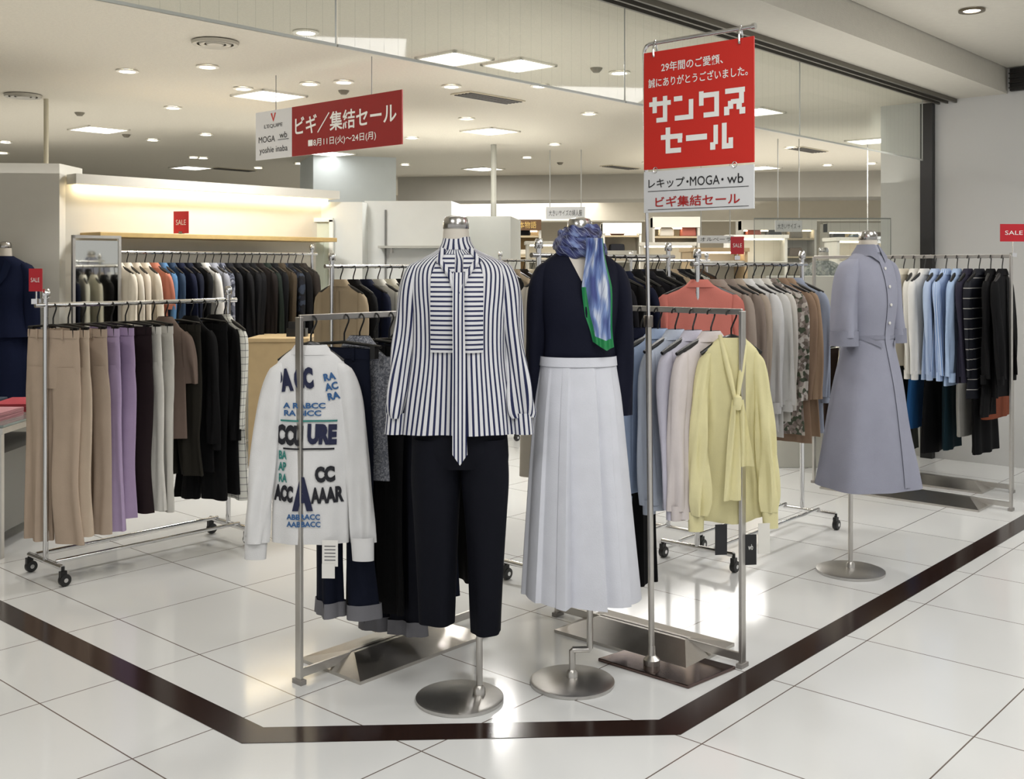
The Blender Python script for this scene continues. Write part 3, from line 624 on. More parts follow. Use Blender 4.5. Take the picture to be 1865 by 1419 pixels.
hang([('jacket','grey-beige jacket','#94887e',.72),('jacket','taupe jacket','#80746b',.74),('jacket','beige jacket','#a29587',.72),('blouse','white blouse','#cfcfce',.78),('blouse','soft white blouse','#cbcac6',.78),('blouse','cream blouse','#c9c5bd',.74),('dress','floral print dress',flor,.8),('dress','camel brown dress','#8a7360',.85),('dress','tan brown dress','#937c66',.86),('blouse','pale blue-grey blouse','#8f97a8',.82)],PK,uR,ROT_A,1.46,.17,.093,'the rack behind the yellow blouse','garments on the caster rack behind yellow blouse',.9)
hang([('dress','cream sleeveless long dress','#b8b2a6',.95,{'sleeve':.2})]+[(a,b,c,L) for a,b,c,L in (('jacket','black jacket',BK,.8),('dress','black dress',BK,.9),('jacket','dark navy jacket',NV,.75),('dress','charcoal dress','#15151a',.85),('blouse','black blouse',BK,.8),('blouse','dark navy blouse',NV,.8),('jacket','black coat',BK,.85),('dress','dark charcoal dress','#17171c',.85),('jacket','black jacket',BK,.8))],PK2,uR,ROT_A,1.5,.08,.095,'the rack behind the white skirt','garments on the caster rack behind white skirt',.8)
NC=[('blouse','cream blouse','#d3cbbb'),('blouse','ivory blouse','#cdc6b8'),('blouse','pale beige blouse','#c8bdad'),('blouse','cream silk blouse','#d1c8b7'),('top','coral orange top','#b0705c'),('blouse','bright blue blouse','#4f7396'),('jacket','steel blue jacket','#2b3a4e'),('jacket','navy jacket',NV),('jacket','dark navy jacket','#101422'),('jacket','black jacket',BK),('blouse','white blouse','#cfcdc8'),('blouse','light grey blouse','#8d8f97'),('dress','grey patterned dress',blotch(['#5b5e6b','#8a8c96','#33363f'],40,'grey_print')),('jacket','charcoal jacket','#17181c'),('jacket','black coat',BK),('jacket','black jacket',BK),('dress','black dress',BK),('jacket','brown-black jacket','#1b1614'),('dress','dark green dress','#18201b'),('dress','black dress',BK),('dress','olive brown dress','#3b3226'),('dress','dark printed dress',blotch(['#111114','#2d3440','#17181f'],30,'dark_print')),('jacket','black jacket',BK),('dress','dark taupe dress','#2b2622')]
hang([(a,b,c,.62) for a,b,c in NC],PN,uR,ROT_A,1.55,.06,.069,'the rack before the lit wall','garments on the rack by the lit wall',.6)
hang([('jacket','beige jacket','#a09078',.7),('jacket','black jacket',BK,.7),('blouse','dark navy blouse',NV,.7),('blouse','white blouse','#c9c7be',.7),('blouse','ivory blouse','#c0bcae',.7),('jacket','black jacket',BK,.7),('jacket','black coat',BK,.8),('dress','charcoal dress','#131318',.8),('jacket','tan jacket','#8d7458',.7),('jacket','black jacket',BK,.7)],PO,uR,ROT_A,1.45,.06,.092,'the rack behind the striped blouse','garments on the rack behind striped blouse',.6)
tart=checks('#5b3522','#97702f',.05,.4,'tartan')
strip=stripes('#a9a7a2','#11131c',.06,.07,1,name='dark_stripe')
RRL=[('jacket','black jacket',BK,.75),('jacket','black coat',BK,.85),('dress','black dress with pale stripes',strip,.75),('blouse','dark violet-grey blouse','#2b2937',.66),('blouse','pale blue blouse','#9fb4d2',.68),('blouse','blue striped blouse',stripes('#6f8fbf','#b9c6dc',.012,.4,0,name='blue_stripe'),.66),('blouse','light blue blouse','#a8b8d2',.68),('blouse','white blouse','#d3d2cf',.6),('blouse','soft white blouse','#cfcdc6',.6),('blouse','ivory blouse','#cbc4b4',.6),('blouse','cream blouse','#c6bca6',.6),('jacket','orange checked jacket',tart,.7),('blouse','pale grey blouse','#8f8f92',.7),('blouse','grey blouse','#6f7074',.7),('blouse','mid grey blouse','#7c7d82',.7)]
hang(RRL,PR,uL,ROT_B,1.51,.05,.066,'the tall right rack','garments on the tall right rack',.9,.16)
PL_=V(3.2,6.85,0); 
t=steel_rack(PL_,uL,1.3,.98,'low steel skirt rack behind the tall right rack')
hang([('skirt','rust orange skirt','#7c432f',.4),('skirt','black skirt',BK,.62),('skirt','white skirt','#a8a6a0',.5),('skirt','dark teal skirt','#152b34',.6),('skirt','black pleated skirt',BK,.65),('skirt','bright blue skirt','#2b5d94',.5),('skirt','dark olive skirt','#20221b',.66),('skirt','olive green skirt','#292b21',.66),('skirt','black skirt',BK,.6),('skirt','tartan skirt',tart,.62),('skirt','cream skirt','#b3aa94',.58),('skirt','dark brown skirt','#2b201b',.58)],PL_,uL,ROT_B,.98,.08,.1,'the low skirt rack','skirts on the low rack',.6)
sale(65,510,4.93,.068,.105,-.2,'small red sale card clipped on the left caster rack',1.28)
sale(330,405,8.0,.13,.165,-.3,'red sale card standing on the light wood wall shelf',1.69)
sale(1343,447,6.1,.075,.10,-.2,'small red sale card above the coats behind the yellow blouse',1.49)
sale(1846,424,6.42,.17,.105,.1,'wide red sale card on the tall right rack',1.51)
p=at(176,440,7.3)
t=thing('standing_mirror','tall standing mirror with slim metal frame before the lit wall','mirror',(p.x,7.3,0),.75)
MB().box((0,0,.85),(.30,.012,1.55)).build('mirror_glass',mat('#c9cac4',.03,1,0),t,False)
mb=MB(); 
for s in (-1,1): mb.box((s*.157,0,.83),(.018,.03,1.66))
mb.box((0,0,1.65),(.33,.03,.02)); mb.box((0,0,.06),(.33,.03,.02)); mb.build('frame',STEEL,t,False)
mb=MB(); mb.box((0,0,.012),(.36,.3,.02)); mb.build('base',STEEL,t,False)
p=gp(452,850); q=gp(560,850)
mb=MB(); mb.box(((p.x+q.x)/2,p.y+.25,.45),(q.x-p.x,.5,.90)); mb.box(((p.x+q.x)/2,p.y+.25,.915),(q.x-p.x+.02,.52,.03))
tag(mb.build('wooden_counter',mat('#b09a74',.45,0,.12,12),None,False,bevel=.004),'light wooden counter standing behind the white printed sweatshirt','counter')
mb=MB(); mb.box((0,0,.03),(.14,.1,.06)).box((0,-.02,.085),(.12,.02,.05)); o=mb.build('card_reader',BLACKP,None,False); o.location=((p.x+q.x)/2+.1,p.y+.2,.93); tag(o,'small black device standing on the wooden counter','device')
tx,ty=-2.98,5.75
t=thing('display_table','glass topped metal display table at the left edge, holding folded clothes','table',(tx,ty,0))
MB().box((0,0,.66),(.95,.95,.012)).build('table_top',mat('#8f9a96',.06,.3),t,False)
MB().box((0,0,.635),(.93,.93,.03)).build('top_frame',STEEL,t,False)
MB().box((0,0,.3),(.8,.8,.4)).build('storage_box',mat('#6d6c67',.4),t,False)
for sx in (-1,1):
    for sy in (-1,1): MB().box((sx*.44,sy*.44,.315),(.03,.03,.63)).build('leg',STEEL,t,False)
for sy in (-1,1): MB().box((0,sy*.44,.1),(.88,.02,.02)).build('foot_rail',STEEL,t,False)
FC=[('#b8868c','pink patterned'),('#c9a23a','mustard yellow'),('#d0cdc4','white'),('#a8434c','deep rose'),('#39424e','dark blue'),('#cfc9ba','cream')]
for i,(h,dsc) in enumerate(FC):
    x=tx+.28-.30*(i%3)*.9; y=ty-.25+.42*(i//3)
    mb=MB()
    for k in range(2):
        def fn(u,v,k=k): 
            return V((u-.5)*.24,(v-.5)*.32,.012+.022*k+.012*(1-(2*u-1)**6)*(1-(2*v-1)**6)+.003*sin(9*u+5*v+k)),(u,v)
        mb.grid(fn,10,10); mb.box((0,0,.01+.022*k),(.235,.315,.02))
    o=mb.build('blouse_folded',fab(h)); o.location=(x,y,.666); o.rotation_euler=(0,0,random.uniform(-.2,.2)); tag(o,f'{dsc} folded blouse lying on the glass display table','folded clothing','folded blouses on the table')
# ================================================================= MANNEQUINS
SKIN=mat('#cbc4b8',.5,0,.02,6); CAP=steel('#b9b7b4',.22)
def mannequin(loc,label,rotz,px,jog=False,poletop=.6,r=.147):
    t=thing('mannequin',label,'mannequin',loc,rotz)
    MB().lathe([(r-.002,0),(r,.003),(r,.012),(r-.01,.016),(.05,.022),(.02,.024),(0,.025)],seg=56).build('base',steel('#c2c0bd',.36),t)
    if jog: pts=[(0,0,.02),(0,0,.115),(.002,0,.118),(px-.002,0,.118),(px,0,.122),(px,0,poletop)]
    else: pts=[(px,0,.01),(px,0,poletop)]
    MB().tube(pts,.011,12).build('pole',STEEL,t)
    MB().lathe([(.02,.016),(.02,.04),(.013,.05)],(0 if jog else px,0,0),16).build('pole_socket',STEEL,t)
    return t
def neck(t,x=0,z0=1.43,top=1.62,y=0):
    MB().lathe([(.05,z0-top),(.046,-.10),(.043,-.055),(.041,-.04)],(x,y,top),24).build('neck',SKIN,t)
    MB().lathe([(.043,-.045),(.044,-.042),(.043,-.018),(.036,-.006),(.015,0),(0,.001)],(x,y,top),24).build('neck_cap',CAP,t)
NAVY='#20264a'; WH='#d6d7da'
STV=stripes(NAVY,WH,.0165,.40,0,.5,'vertical_stripe'); STH=stripes(NAVY,WH,.0155,.40,1,.5,'horizontal_stripe')
t=mannequin((-.175,3.579,0),'headless mannequin in navy and white striped blouse with dark navy trousers',0,.066,False,.8)
neck(t,-.012)
pr=[(1.515,-.008,0,.052,.05),(1.495,-.006,0,.085,.058),(1.47,0,0,.135,.07),(1.44,0,0,.162,.082),(1.38,0,0,.166,.105),(1.28,0,0,.158,.120),(1.15,0,0,.158,.112),(1.0,0,0,.176,.118),(.892,0,0,.19,.124)]
fo=mkfold(.011,5,1.42,.89)
mb=MB(); loft(mb,pr,fo,120,50,hem=lambda a:-.01*sin(a)); mb.build('blouse_body',STV,t)
for s in (-1,1):
    sp=[(1.470,s*.125,0,.015,.03),(1.450,s*.142,0,.032,.042),(1.38,s*.158,0,.044,.050),(1.24,s*.170,0,.043,.046),(1.08,s*.190,-.012,.043,.042),(.97,s*.205,-.025,.040,.036),(.95,s*.208,-.026,.031,.03)]
    mb=MB(); loft(mb,sp,mkfold(.011,3,1.44,1.0,tw=14),50,44); mb.build('sleeve',STV,t)
    mb=MB(); loft(mb,[(.965,s*.208,-.026,.033,.031),(.895,s*.214,-.03,.033,.029)],None,28,4); mb.build('cuff',STV,t)
mb=MB(); loft(mb,[(1.548,-.01,.006,.046,.046),(1.53,-.01,.0,.05,.05),(1.505,-.008,0,.064,.056)],None,32,5); mb.build('collar',STV,t)
for s in (-1,1):
    mb=MB(); x0,x1=(-.09,-.012) if s<0 else (.016,.082)
    patch(mb,pr,x0,x1,1.49,1.17,.009,fo,nu=8,nv=26,edge=(lambda v,a,b,s=s:(a+.03*max(0,.22-v)/.22,b) if s<0 else (a,b-.03*max(0,.22-v)/.22))); mb.build('bib_panel',STH,t)
for s in (-1,1):
    mb=MB(); mb.tube([bpt(pr,-PI/2+s*.62,1.505,.008),bpt(pr,-PI/2+s*.42,1.47,.012),bpt(pr,-PI/2+s*.12,1.42,.016),bpt(pr,-PI/2+s*.03,1.36,.016)],[.010,.011,.010,.007],8); mb.build('tie_collar',STV,t)
def fn(u,v):
    z=1.43-.62*v; w=.018+.006*v; x=.002+.006*v+(u-.5)*2*w; 
    y=-ev(pr,max(z,.9))[3]-.024-.003*sin(u*6+v*8)
    if v>.9: z+= .03*abs(u-.5)*2*(v-.9)/.1*1.2
    return V(x,y,z),(x*1.3,z)
mb=MB(); mb.grid(fn,8,36); mb.build('neck_tie',STV,t)
BT=fab('#090b15',.8)
mb=MB()
loft(mb,[(1.0,0,0,.145,.095),(.9,0,0,.158,.100),(.82,.002,0,.162,.100),(.785,.002,0,.160,.088)],None,60,8)
loft(mb,[(.88,-.076,0,.080,.09),(.75,-.079,0,.083,.09),(.62,-.078,0,.076,.08),(.45,-.076,0,.068,.066),(.262,-.075,.0,.060,.056)],mkfold(.006,3,.8,.26),44,26)
loft(mb,[(.88,.078,0,.080,.09),(.75,.083,0,.081,.09),(.62,.086,0,.071,.079),(.45,.088,0,.060,.065),(.228,.088,.0,.049,.052)],mkfold(.006,3,.8,.23),44,26)
mb.build('trousers',BT,t,ang=1.3)
# M2 ---
t=mannequin((.209,3.72,0),'headless mannequin in navy top, white pleated skirt and blue green scarf',.04,.062,True,.5)
ox=.026
neck(t,ox)
TN=fab('#0e1122',.75)
pr=[(1.515,ox,0,.055,.05),(1.495,ox,0,.085,.056),(1.47,ox,0,.120,.066),(1.44,ox,0,.140,.08),(1.38,ox,0,.142,.10),(1.29,ox,0,.134,.108),(1.2,ox,0,.124,.094),(1.11,ox,0,.128,.088)]
fo=mkfold(.004,4,1.35,1.1)
mb=MB(); loft(mb,pr,fo,64,34); mb.build('top_body',TN,t)
mb=MB(); patch(mb,pr,-.058+ox,.045+ox,1.512,1.40,.004,None,nu=8,nv=12,edge=lambda v,a,b:(a*(1-v)+(ox-.004)*v,b*(1-v)+(ox-.002)*v)); mb.build('chest',SKIN,t)
for s in (-1,1):
    sp=[(1.468,ox+s*.105,0,.015,.03),(1.448,ox+s*.122,0,.028,.038),(1.38,ox+s*.140,0,.038,.045),(1.22,ox+s*.150,.005,.037,.04),(1.06,ox+s*.154,.015,.033,.036),(.93,ox+s*.154,.02,.027,.03)]
    mb=MB(); loft(mb,sp,mkfold(.006,3,1.42,.93,tw=8),32,26); mb.build('sleeve',TN,t)
SK=fab('#cfd1d9',.7)
def pleat(a,z):
    r=max(0,min(1,(1.12-z)/.8)); u=((a+PI/2)*11/PI/2+.35)%1.0; s=(u/.88 if u<.88 else (1-u)/.12)
    fr=.22+.78*(1 if (cos(a)>-.42 and cos(a)<.62 and sin(a)<0) else .15)
    return (s-.5)*.050*(r**.6)*fr+.005*r*sin(3*a+1)
sp=[(1.135,ox-.006,0,.131,.096),(1.10,ox-.006,0,.134,.1),(1.0,ox-.006,0,.148,.118),(.85,ox-.006,0,.162,.135),(.6,ox-.004,0,.182,.155),(.312,ox,0,.205,.178)]
mb=MB(); loft(mb,sp,pleat,396,22,hem=lambda a:-.012*cos(a)); mb.build('skirt',SK,t,True,ang=.45)
mb=MB(); loft(mb,[(1.14,ox-.006,0,.134,.1),(1.108,ox-.006,0,.137,.104)],None,48,2); mb.build('waistband',SK,t)
def scarfmat(name,border):
    m,nt,bs=base_mat(name); n=nt.nodes; l=nt.links; bs.inputs['Roughness'].default_value=.45
    uv=n.new('ShaderNodeUVMap'); se=n.new('ShaderNodeSeparateXYZ'); l.new(uv.outputs[0],se.inputs[0])
    nz=n.new('ShaderNodeTexNoise'); nz.inputs['Scale'].default_value=3.0; nz.inputs['Detail'].default_value=1; l.new(uv.outputs[0],nz.inputs['Vector'])
    r=n.new('ShaderNodeValToRGB'); els=r.color_ramp.elements
    if border: els[0].position=.35; els[0].color=lin('#434e88'); els[1].position=.62; els[1].color=lin('#d0d7e3'); e=els.new(.5); e.color=lin('#7c93c2')
    else: els[0].position=.38; els[0].color=lin('#1b1f44'); els[1].position=.74; els[1].color=lin('#7c90bd'); e=els.new(.55); e.color=lin('#3a4278')
    l.new(nz.outputs['Fac'],r.inputs[0])
    def line(inp,mul,duty,addfrom=None):
        a=n.new('ShaderNodeMath'); a.operation='MULTIPLY'; a.inputs[1].default_value=mul; l.new(inp,a.inputs[0]); src=a
        if addfrom: 
            b=n.new('ShaderNodeMath'); b.operation='MULTIPLY_ADD'; b.inputs[1].default_value=mul*.7; l.new(addfrom,b.inputs[0]); l.new(a.outputs[0],b.inputs[2]); src=b
        f=n.new('ShaderNodeMath'); f.operation='FRACT'; l.new(src.outputs[0],f.inputs[0]); t_=n.new('ShaderNodeMath'); t_.operation='LESS_THAN'; t_.inputs[1].default_value=duty; l.new(f.outputs[0],t_.inputs[0]); return t_
    A1=line(se.outputs[0],4,.07,se.outputs[1]); A2=line(se.outputs[1],8,.07,se.outputs[0])
    mm=n.new('ShaderNodeMath'); mm.operation='MAXIMUM'; l.new(A1.outputs[0],mm.inputs[0]); l.new(A2.outputs[0],mm.inputs[1])
    mh=n.new('ShaderNodeMath'); mh.operation='MULTIPLY'; mh.inputs[1].default_value=.6; l.new(mm.outputs[0],mh.inputs[0])
    mx=n.new('ShaderNodeMix'); mx.data_type='RGBA'; l.new(mh.outputs[0],mx.inputs[0]); l.new(r.outputs[0],mx.inputs[6]); mx.inputs[7].default_value=lin('#3b4580' if border else '#a9b4d0')
    last=mx
    if border:
        a=n.new('ShaderNodeMath'); a.operation='GREATER_THAN'; a.inputs[1].default_value=.93; l.new(se.outputs[1],a.inputs[0])
        b=n.new('ShaderNodeMath'); b.operation='LESS_THAN'; b.inputs[1].default_value=.16; l.new(se.outputs[0],b.inputs[0])
        c0=n.new('ShaderNodeMath'); c0.operation='GREATER_THAN'; c0.inputs[1].default_value=.5; l.new(se.outputs[1],c0.inputs[0])
        c=n.new('ShaderNodeMath'); c.operation='MULTIPLY'; l.new(b.outputs[0],c.inputs[0]); l.new(c0.outputs[0],c.inputs[1])
        d=n.new('ShaderNodeMath'); d.operation='GREATER_THAN'; d.inputs[1].default_value=.93; l.new(se.outputs[0],d.inputs[0])
        e1=n.new('ShaderNodeMath'); e1.operation='MAXIMUM'; l.new(a.outputs[0],e1.inputs[0]); l.new(c.outputs[0],e1.inputs[1])
        e2=n.new('ShaderNodeMath'); e2.operation='MAXIMUM'; l.new(e1.outputs[0],e2.inputs[0]); l.new(d.outputs[0],e2.inputs[1])
        m3=n.new('ShaderNodeMix'); m3.data_type='RGBA'; l.new(e2.outputs[0],m3.inputs[0]); l.new(mx.outputs[2],m3.inputs[6]); m3.inputs[7].default_value=lin('#23804a'); last=m3
    l.new(last.outputs[2],bs.inputs['Base Color']); return m
SCM=scarfmat('silk_scarf',False); SCT=scarfmat('silk_scarf_border',True)
mb=MB()
def ring(cx,cy,cz,R,r0,tilt,ph):
    def fn(u,v):
        A=2*PI*u; Bv=2*PI*v; rr=r0*(1+.15*sin(4*A+3*Bv+ph)+.10*sin(7*A-2*Bv)+.07*sin(6*Bv+3*A)); Rr=R+rr*.8*cos(Bv)
        return V(cx+Rr*cos(A)*1.0,cy+Rr*sin(A)*.92,cz+rr*1.15*sin(Bv)+tilt*cos(A)),(u*4,v*2)
    mb.grid(fn,64,20)
ring(ox,0,1.552,.052,.030,.006,0); ring(ox+.002,-.006,1.510,.066,.032,-.012,2)
wrap=mb.build('scarf_wrap',SCM,t)
def fn(u,v):
    L=[(.012,.070,1.545),(.006,.084,1.47),(.002,.098,1.38),(.010,.104,1.28),(.036,.110,1.195)]
    k=min(3,int(v*4)); f=v*4-k; a=L[k];b=L[k+1]; xl_=a[0]+(b[0]-a[0])*f; xr=a[1]+(b[1]-a[1])*f; z=a[2]+(b[2]-a[2])*f
    if v>.8: z+= -.03*(1-abs(u-.7)/.7)*(v-.8)/.2
    x=ox+xl_+(xr-xl_)*u-.004+.004*sin(9*v+3*u)
    return V(x,-.114-.010*sin(PI*u)-.013*sin(15*u+5*v)*(1-.5*v)-.010*sin(PI*min(1,v*1.5)),z),(u,v)
mb=MB(); mb.grid(fn,36,40); mb.build('scarf_tail',SCT,t)
# M3 ---
t=mannequin((1.605,5.076,0),'headless mannequin in lavender grey short-sleeved shirt dress, standing alone at right',.62,0,False,.7,.158)
X3=.085; Y3=-.035
neck(t,X3,y=Y3)
LV=fab('#9395a4'); LVD=fab('#878997')
pr=[(1.53,X3,Y3,.055,.05),(1.51,X3,Y3,.08,.056),(1.485,X3,Y3,.122,.066),(1.45,X3,Y3,.150,.082),(1.38,X3,Y3,.156,.105),(1.28,X3,Y3,.148,.118),(1.12,X3,Y3,.128,.104),(1.05,X3,Y3,.138,.114),(.9,X3,Y3,.168,.145),(.65,X3-.01,Y3,.203,.18),(.415,X3-.02,Y3,.235,.22)]
fo=mkfold(.015,4,1.1,.41)
mb=MB(); loft(mb,pr,fo,100,50); mb.build('dress_body',LV,t)
for s in (-1,1):
    sp=[(1.485,X3+s*.112,Y3,.015,.03),(1.465,X3+s*.138,Y3,.036,.046),(1.40,X3+s*.160,Y3,.050,.058),(1.25,X3+s*.176,Y3,.053,.06),(1.12,X3+s*.184,Y3-.005,.056,.062)]
    mb=MB(); loft(mb,sp,mkfold(.008,3,1.45,1.1,tw=6),36,20); mb.build('sleeve',LV,t)
    mb=MB(); loft(mb,[(1.15,X3+s*.184,Y3-.005,.059,.065),(1.08,X3+s*.187,Y3-.005,.060,.066)],None,30,3); mb.build('cuff',LVD,t)
mb=MB(); loft(mb,[(1.553,X3,Y3+.004,.047,.047),(1.535,X3,Y3,.052,.052),(1.515,X3,Y3-.002,.064,.058)],None,36,5); mb.build('collar_stand',LV,t)
for s in (-1,1):
    def fn(u,v,s=s):
        a=PI/2 - s*(PI*.93*u); r0=.048+.034*v; z=1.553-.045*v - .012*v*u
        if u>.8: z-=.03*v*(u-.8)/.2
        return V(X3+r0*1.05*cos(a),Y3+r0*.98*sin(a)-.006*v,z),(u,v)
    MB().grid(fn,24,5).build('collar',LVD,t)
mb=MB(); patch(mb,pr,X3-.018,X3+.018,1.50,.43,.005,fo,nu=3,nv=40); mb.build('placket',LV,t)
for z in (1.44,1.355,1.27,1.185):
    p=bpt(pr,-PI/2,z,.009,fo); MB().lathe([(.0,-.004),(.007,-.003),(.007,.001)],(p.x,p.y,z),12,'y').build('button',mat('#d9d8d4',.3),t)
mb=MB(); loft(mb,[(1.125,X3,Y3,.131,.107),(1.108,X3,Y3,.131,.107)],None,60,1); mb.build('waist_seam',LVD,t)
for s in (-1,1):
    def fn(u,v,s=s):
        x=X3+s*(.045+.07*u); z=1.09+.035*u-.022*v; cx,cy,hw,ht=ev(pr,z); c=max(-.97,min(.97,(x-cx)/hw)); p=bpt(pr,-math.acos(math.copysign(abs(c)**1.1,c)),z,.009,fo); p.x=x; return p,(u,v)
    MB().grid(fn,6,2).build('pocket_flap',LVD,t)
# M4 ---
t=mannequin((-3.50,7.35,0),'headless mannequin in dark navy skirt suit at the far left edge',-.1,0,False,.7)
neck(t,.02)
NS=fab('#0e1630')
pr=[(1.52,.02,0,.055,.05),(1.5,.02,0,.09,.06),(1.47,.02,0,.15,.075),(1.42,.02,0,.18,.09),(1.3,.02,0,.175,.12),(1.15,.02,0,.165,.11),(.97,.02,0,.21,.14)]
fo=mkfold(.006,4,1.3,.97); mb=MB(); loft(mb,pr,fo,48,20); mb.build('jacket_body',NS,t)
for s in (-1,1):
    mb=MB(); loft(mb,[(1.475,.02+s*.13,0,.015,.03),(1.45,.02+s*.155,0,.04,.05),(1.35,.02+s*.18,0,.052,.055),(1.15,.02+s*.195,0,.05,.05),(.98,.02+s*.205,-.01,.045,.045)],mkfold(.005,3,1.4,1),24,14); mb.build('sleeve',NS,t)
    mb=MB(); mb.add([V(.02+s*.005,-.135,1.28),V(.02+s*.045,-.075,1.50),V(.02+s*.10,-.095,1.46),V(.02+s*.085,-.122,1.38)],[(0,1,2,3)]); mb.build('lapel',fab('#16203c'),t,False)
for z in (1.25,1.15,1.05):
    p=bpt(pr,-PI/2,z,.006,fo); MB().lathe([(.0,-.006),(.012,-.004),(.012,.002)],(p.x,p.y,z),12,'y').build('button',mat('#0b0d14',.3),t)
mb=MB(); loft(mb,[(1.0,.02,0,.15,.11),(.85,.02,0,.18,.14),(.55,.02,0,.19,.15)],mkfold(.006,4,1,.55),40,10); mb.build('skirt',NS,t)
p=at(1500,470,9.5)
t=mannequin((p.x,9.5,0),'small distant headless mannequin in grey lace top, left of the lavender dress',0,0,False,.9)
neck(t,0,1.4,1.62)
LG=blotch(['#9da3a3','#b9bcb8','#7e8584'],50,'lace'); pr=[(1.5,0,0,.06,.05),(1.47,0,0,.13,.07),(1.4,0,0,.155,.1),(1.2,0,0,.14,.1),(.9,0,0,.18,.13)]
mb=MB(); loft(mb,pr,None,36,14); mb.build('top_body',LG,t)
for s in (-1,1):
    mb=MB(); loft(mb,[(1.46,s*.13,0,.03,.04),(1.35,s*.155,0,.05,.05),(1.2,s*.165,0,.05,.05)],None,20,6); mb.build('sleeve',LG,t)
# ================================================================= FAR BACKGROUND
def far_rack(P,d,L,z,lab,cols,where,grp,rot):
    caster_rack(P,d,L,z,lab,.18)
    hang([(k,ds,h,.65) for k,ds,h in cols],P,d,rot,z,.08,.11,where,grp,.3)
far_rack(V(1.0,9.0,0),uR,1.2,1.5,'distant chrome clothes rack left of the big red poster pole',[('jacket','black jacket',BK),('blouse','navy blouse',NV),('jacket','dark jacket','#1d1815'),('blouse','grey blouse','#777777'),('jacket','black coat',BK),('blouse','beige blouse','#a5947c'),('jacket','charcoal coat','#17171c'),('dress','black dress',BK),('blouse','white blouse','#bdbbb3'),('jacket','brown coat','#4a382b')],'the distant rack behind the sign pole','garments on the distant middle rack',ROT_A)
far_rack(V(-.1,9.0,0),uR,1.1,1.5,'distant chrome clothes rack between the two front mannequins',[('jacket','black jacket',BK),('blouse','beige blouse','#9b8d78'),('jacket','dark jacket','#1d1815'),('blouse','cream blouse','#b9b09a'),('jacket','black coat',BK),('blouse','navy blouse',NV),('jacket','charcoal coat','#17171c'),('dress','black dress',BK)],'the distant rack between mannequins','garments on the distant rack between mannequins',ROT_A)
ITM=['#8c8578','#c9c2b4','#3d4048','#a57b5f','#d5cfc4','#6f7f8f','#b0695c','#222226','#77685a']
def shelf_unit(px0,px1,Y,ztop,lab,c,hdr=None,hcol='#e2ded2'):
    a=at(px0,0,Y);b=at(px1,0,Y); w=b.x-a.x
    t=thing('display_shelf',lab,'shelf',((a.x+b.x)/2,Y,0))
    MB().box((0,.2,ztop/2),(w,.03,ztop)).build('back_panel',mat(c,.7),t,False)
    for s in (-1,1): MB().box((s*(w/2-.015),0,ztop/2),(.03,.4,ztop)).build('side_panel',mat('#c9c5ba',.6),t,False)
    zs=(.9,1.3,1.58,1.84)
    for z in (.05,.5)+zs: MB().box((0,0,z),(w-.06,.38,.025)).build('shelf_board',mat('#b9a888',.5),t,False)
    MB().box((0,-.1,ztop-.06),(w,.24,.14)).build('header',mat(hcol,.5),t,False)
    MB().box((0,-.08,ztop-.14),(w-.1,.04,.015)).build('strip_light',emis('#ffedcc',10),t,False)
    if hdr: lettering(hdr,min(w*.7,len(hdr)*.12),.09,0,ztop-.06,-.225,mat('#c9a860',.4),t)
    for j,z in enumerate(zs):
        k=int(w/.30)
        for i in range(k):
            c2=random.choice(ITM); hgt=random.uniform(.07,.15); mb=MB(); mb.box((0,0,hgt/2),(.20,.24,hgt),0,.92)
            o=mb.build('folded_garment',fab(c2),None,False,bevel=.02); o.location=((a.x+b.x)/2-w/2+.2+i*.30,Y-.02,z+.014); tag(o,f'small folded stack of clothes on the {lab.split(",")[0]}','folded clothing','folded stacks on '+lab.split(',')[0])
shelf_unit(925,985,14.2,2.05,'distant wood framed shelf behind the striped blouse','#c8a878','戸本物語','#5a4027')
shelf_unit(1095,1165,14.0,2.0,'distant lit shelf left of the sign pole','#dcd6c8')
shelf_unit(1185,1270,14.5,2.1,'distant lit shelf just right of the sign pole','#d8d0bc')
shelf_unit(1345,1480,15.5,2.1,'distant lit shelf under the glass screen','#d5d1c6')
shelf_unit(1500,1690,16.5,2.1,'distant lit shelf behind the lavender dress','#d8ccb0')
def cabinet(px,Y,w,h,c,lab,lit=True):
    p=at(px,0,Y); t=thing('display_cabinet',lab,'cabinet',(p.x,Y,0),random.uniform(-.2,.2))
    MB().box((0,0,.45),(w,.4,.9)).build('body',mat(c,.5),t,False)
    MB().box((0,.17,.9+(h-.9)/2),(w,.03,h-.9)).build('back_panel',mat('#d4d0c4',.6),t,False)
    for s in (-1,1): MB().box((s*(w/2-.015),0,.9+(h-.9)/2),(.03,.38,h-.9)).build('side_panel',mat(c,.5),t,False)
    MB().box((0,0,h),(w+.03,.42,.04)).build('cabinet_top',mat(c,.5),t,False)
    for z in (1.2,1.5): MB().box((0,0,z),(w-.06,.36,.015)).build('shelf_board',mat('#c9c6bc',.4),t,False)
    if lit: MB().box((0,-.1,h-.03),(w-.08,.03,.015)).build('strip_light',emis('#fff2dc',9),t,False)
cabinet(1005,12.5,.6,1.72,'#c4bfb2','distant pale display cabinet below the hanging department sign')
cabinet(1110,11.8,.55,1.6,'#b9b6ab','distant grey display cabinet beside the scarf mannequin')
cabinet(1215,12.2,.6,1.7,'#cfcbc0','distant white display cabinet right of the sign pole')
cabinet(1300,11.2,.6,1.62,'#b8a07c','distant tan wooden cabinet behind the coral top')
cabinet(1375,12.8,.7,1.8,'#d2cfc6','distant tall white cabinet left of the glass screen')
cabinet(1560,12.0,.6,1.75,'#c6c2b6','distant pale cabinet behind the lavender dress collar')
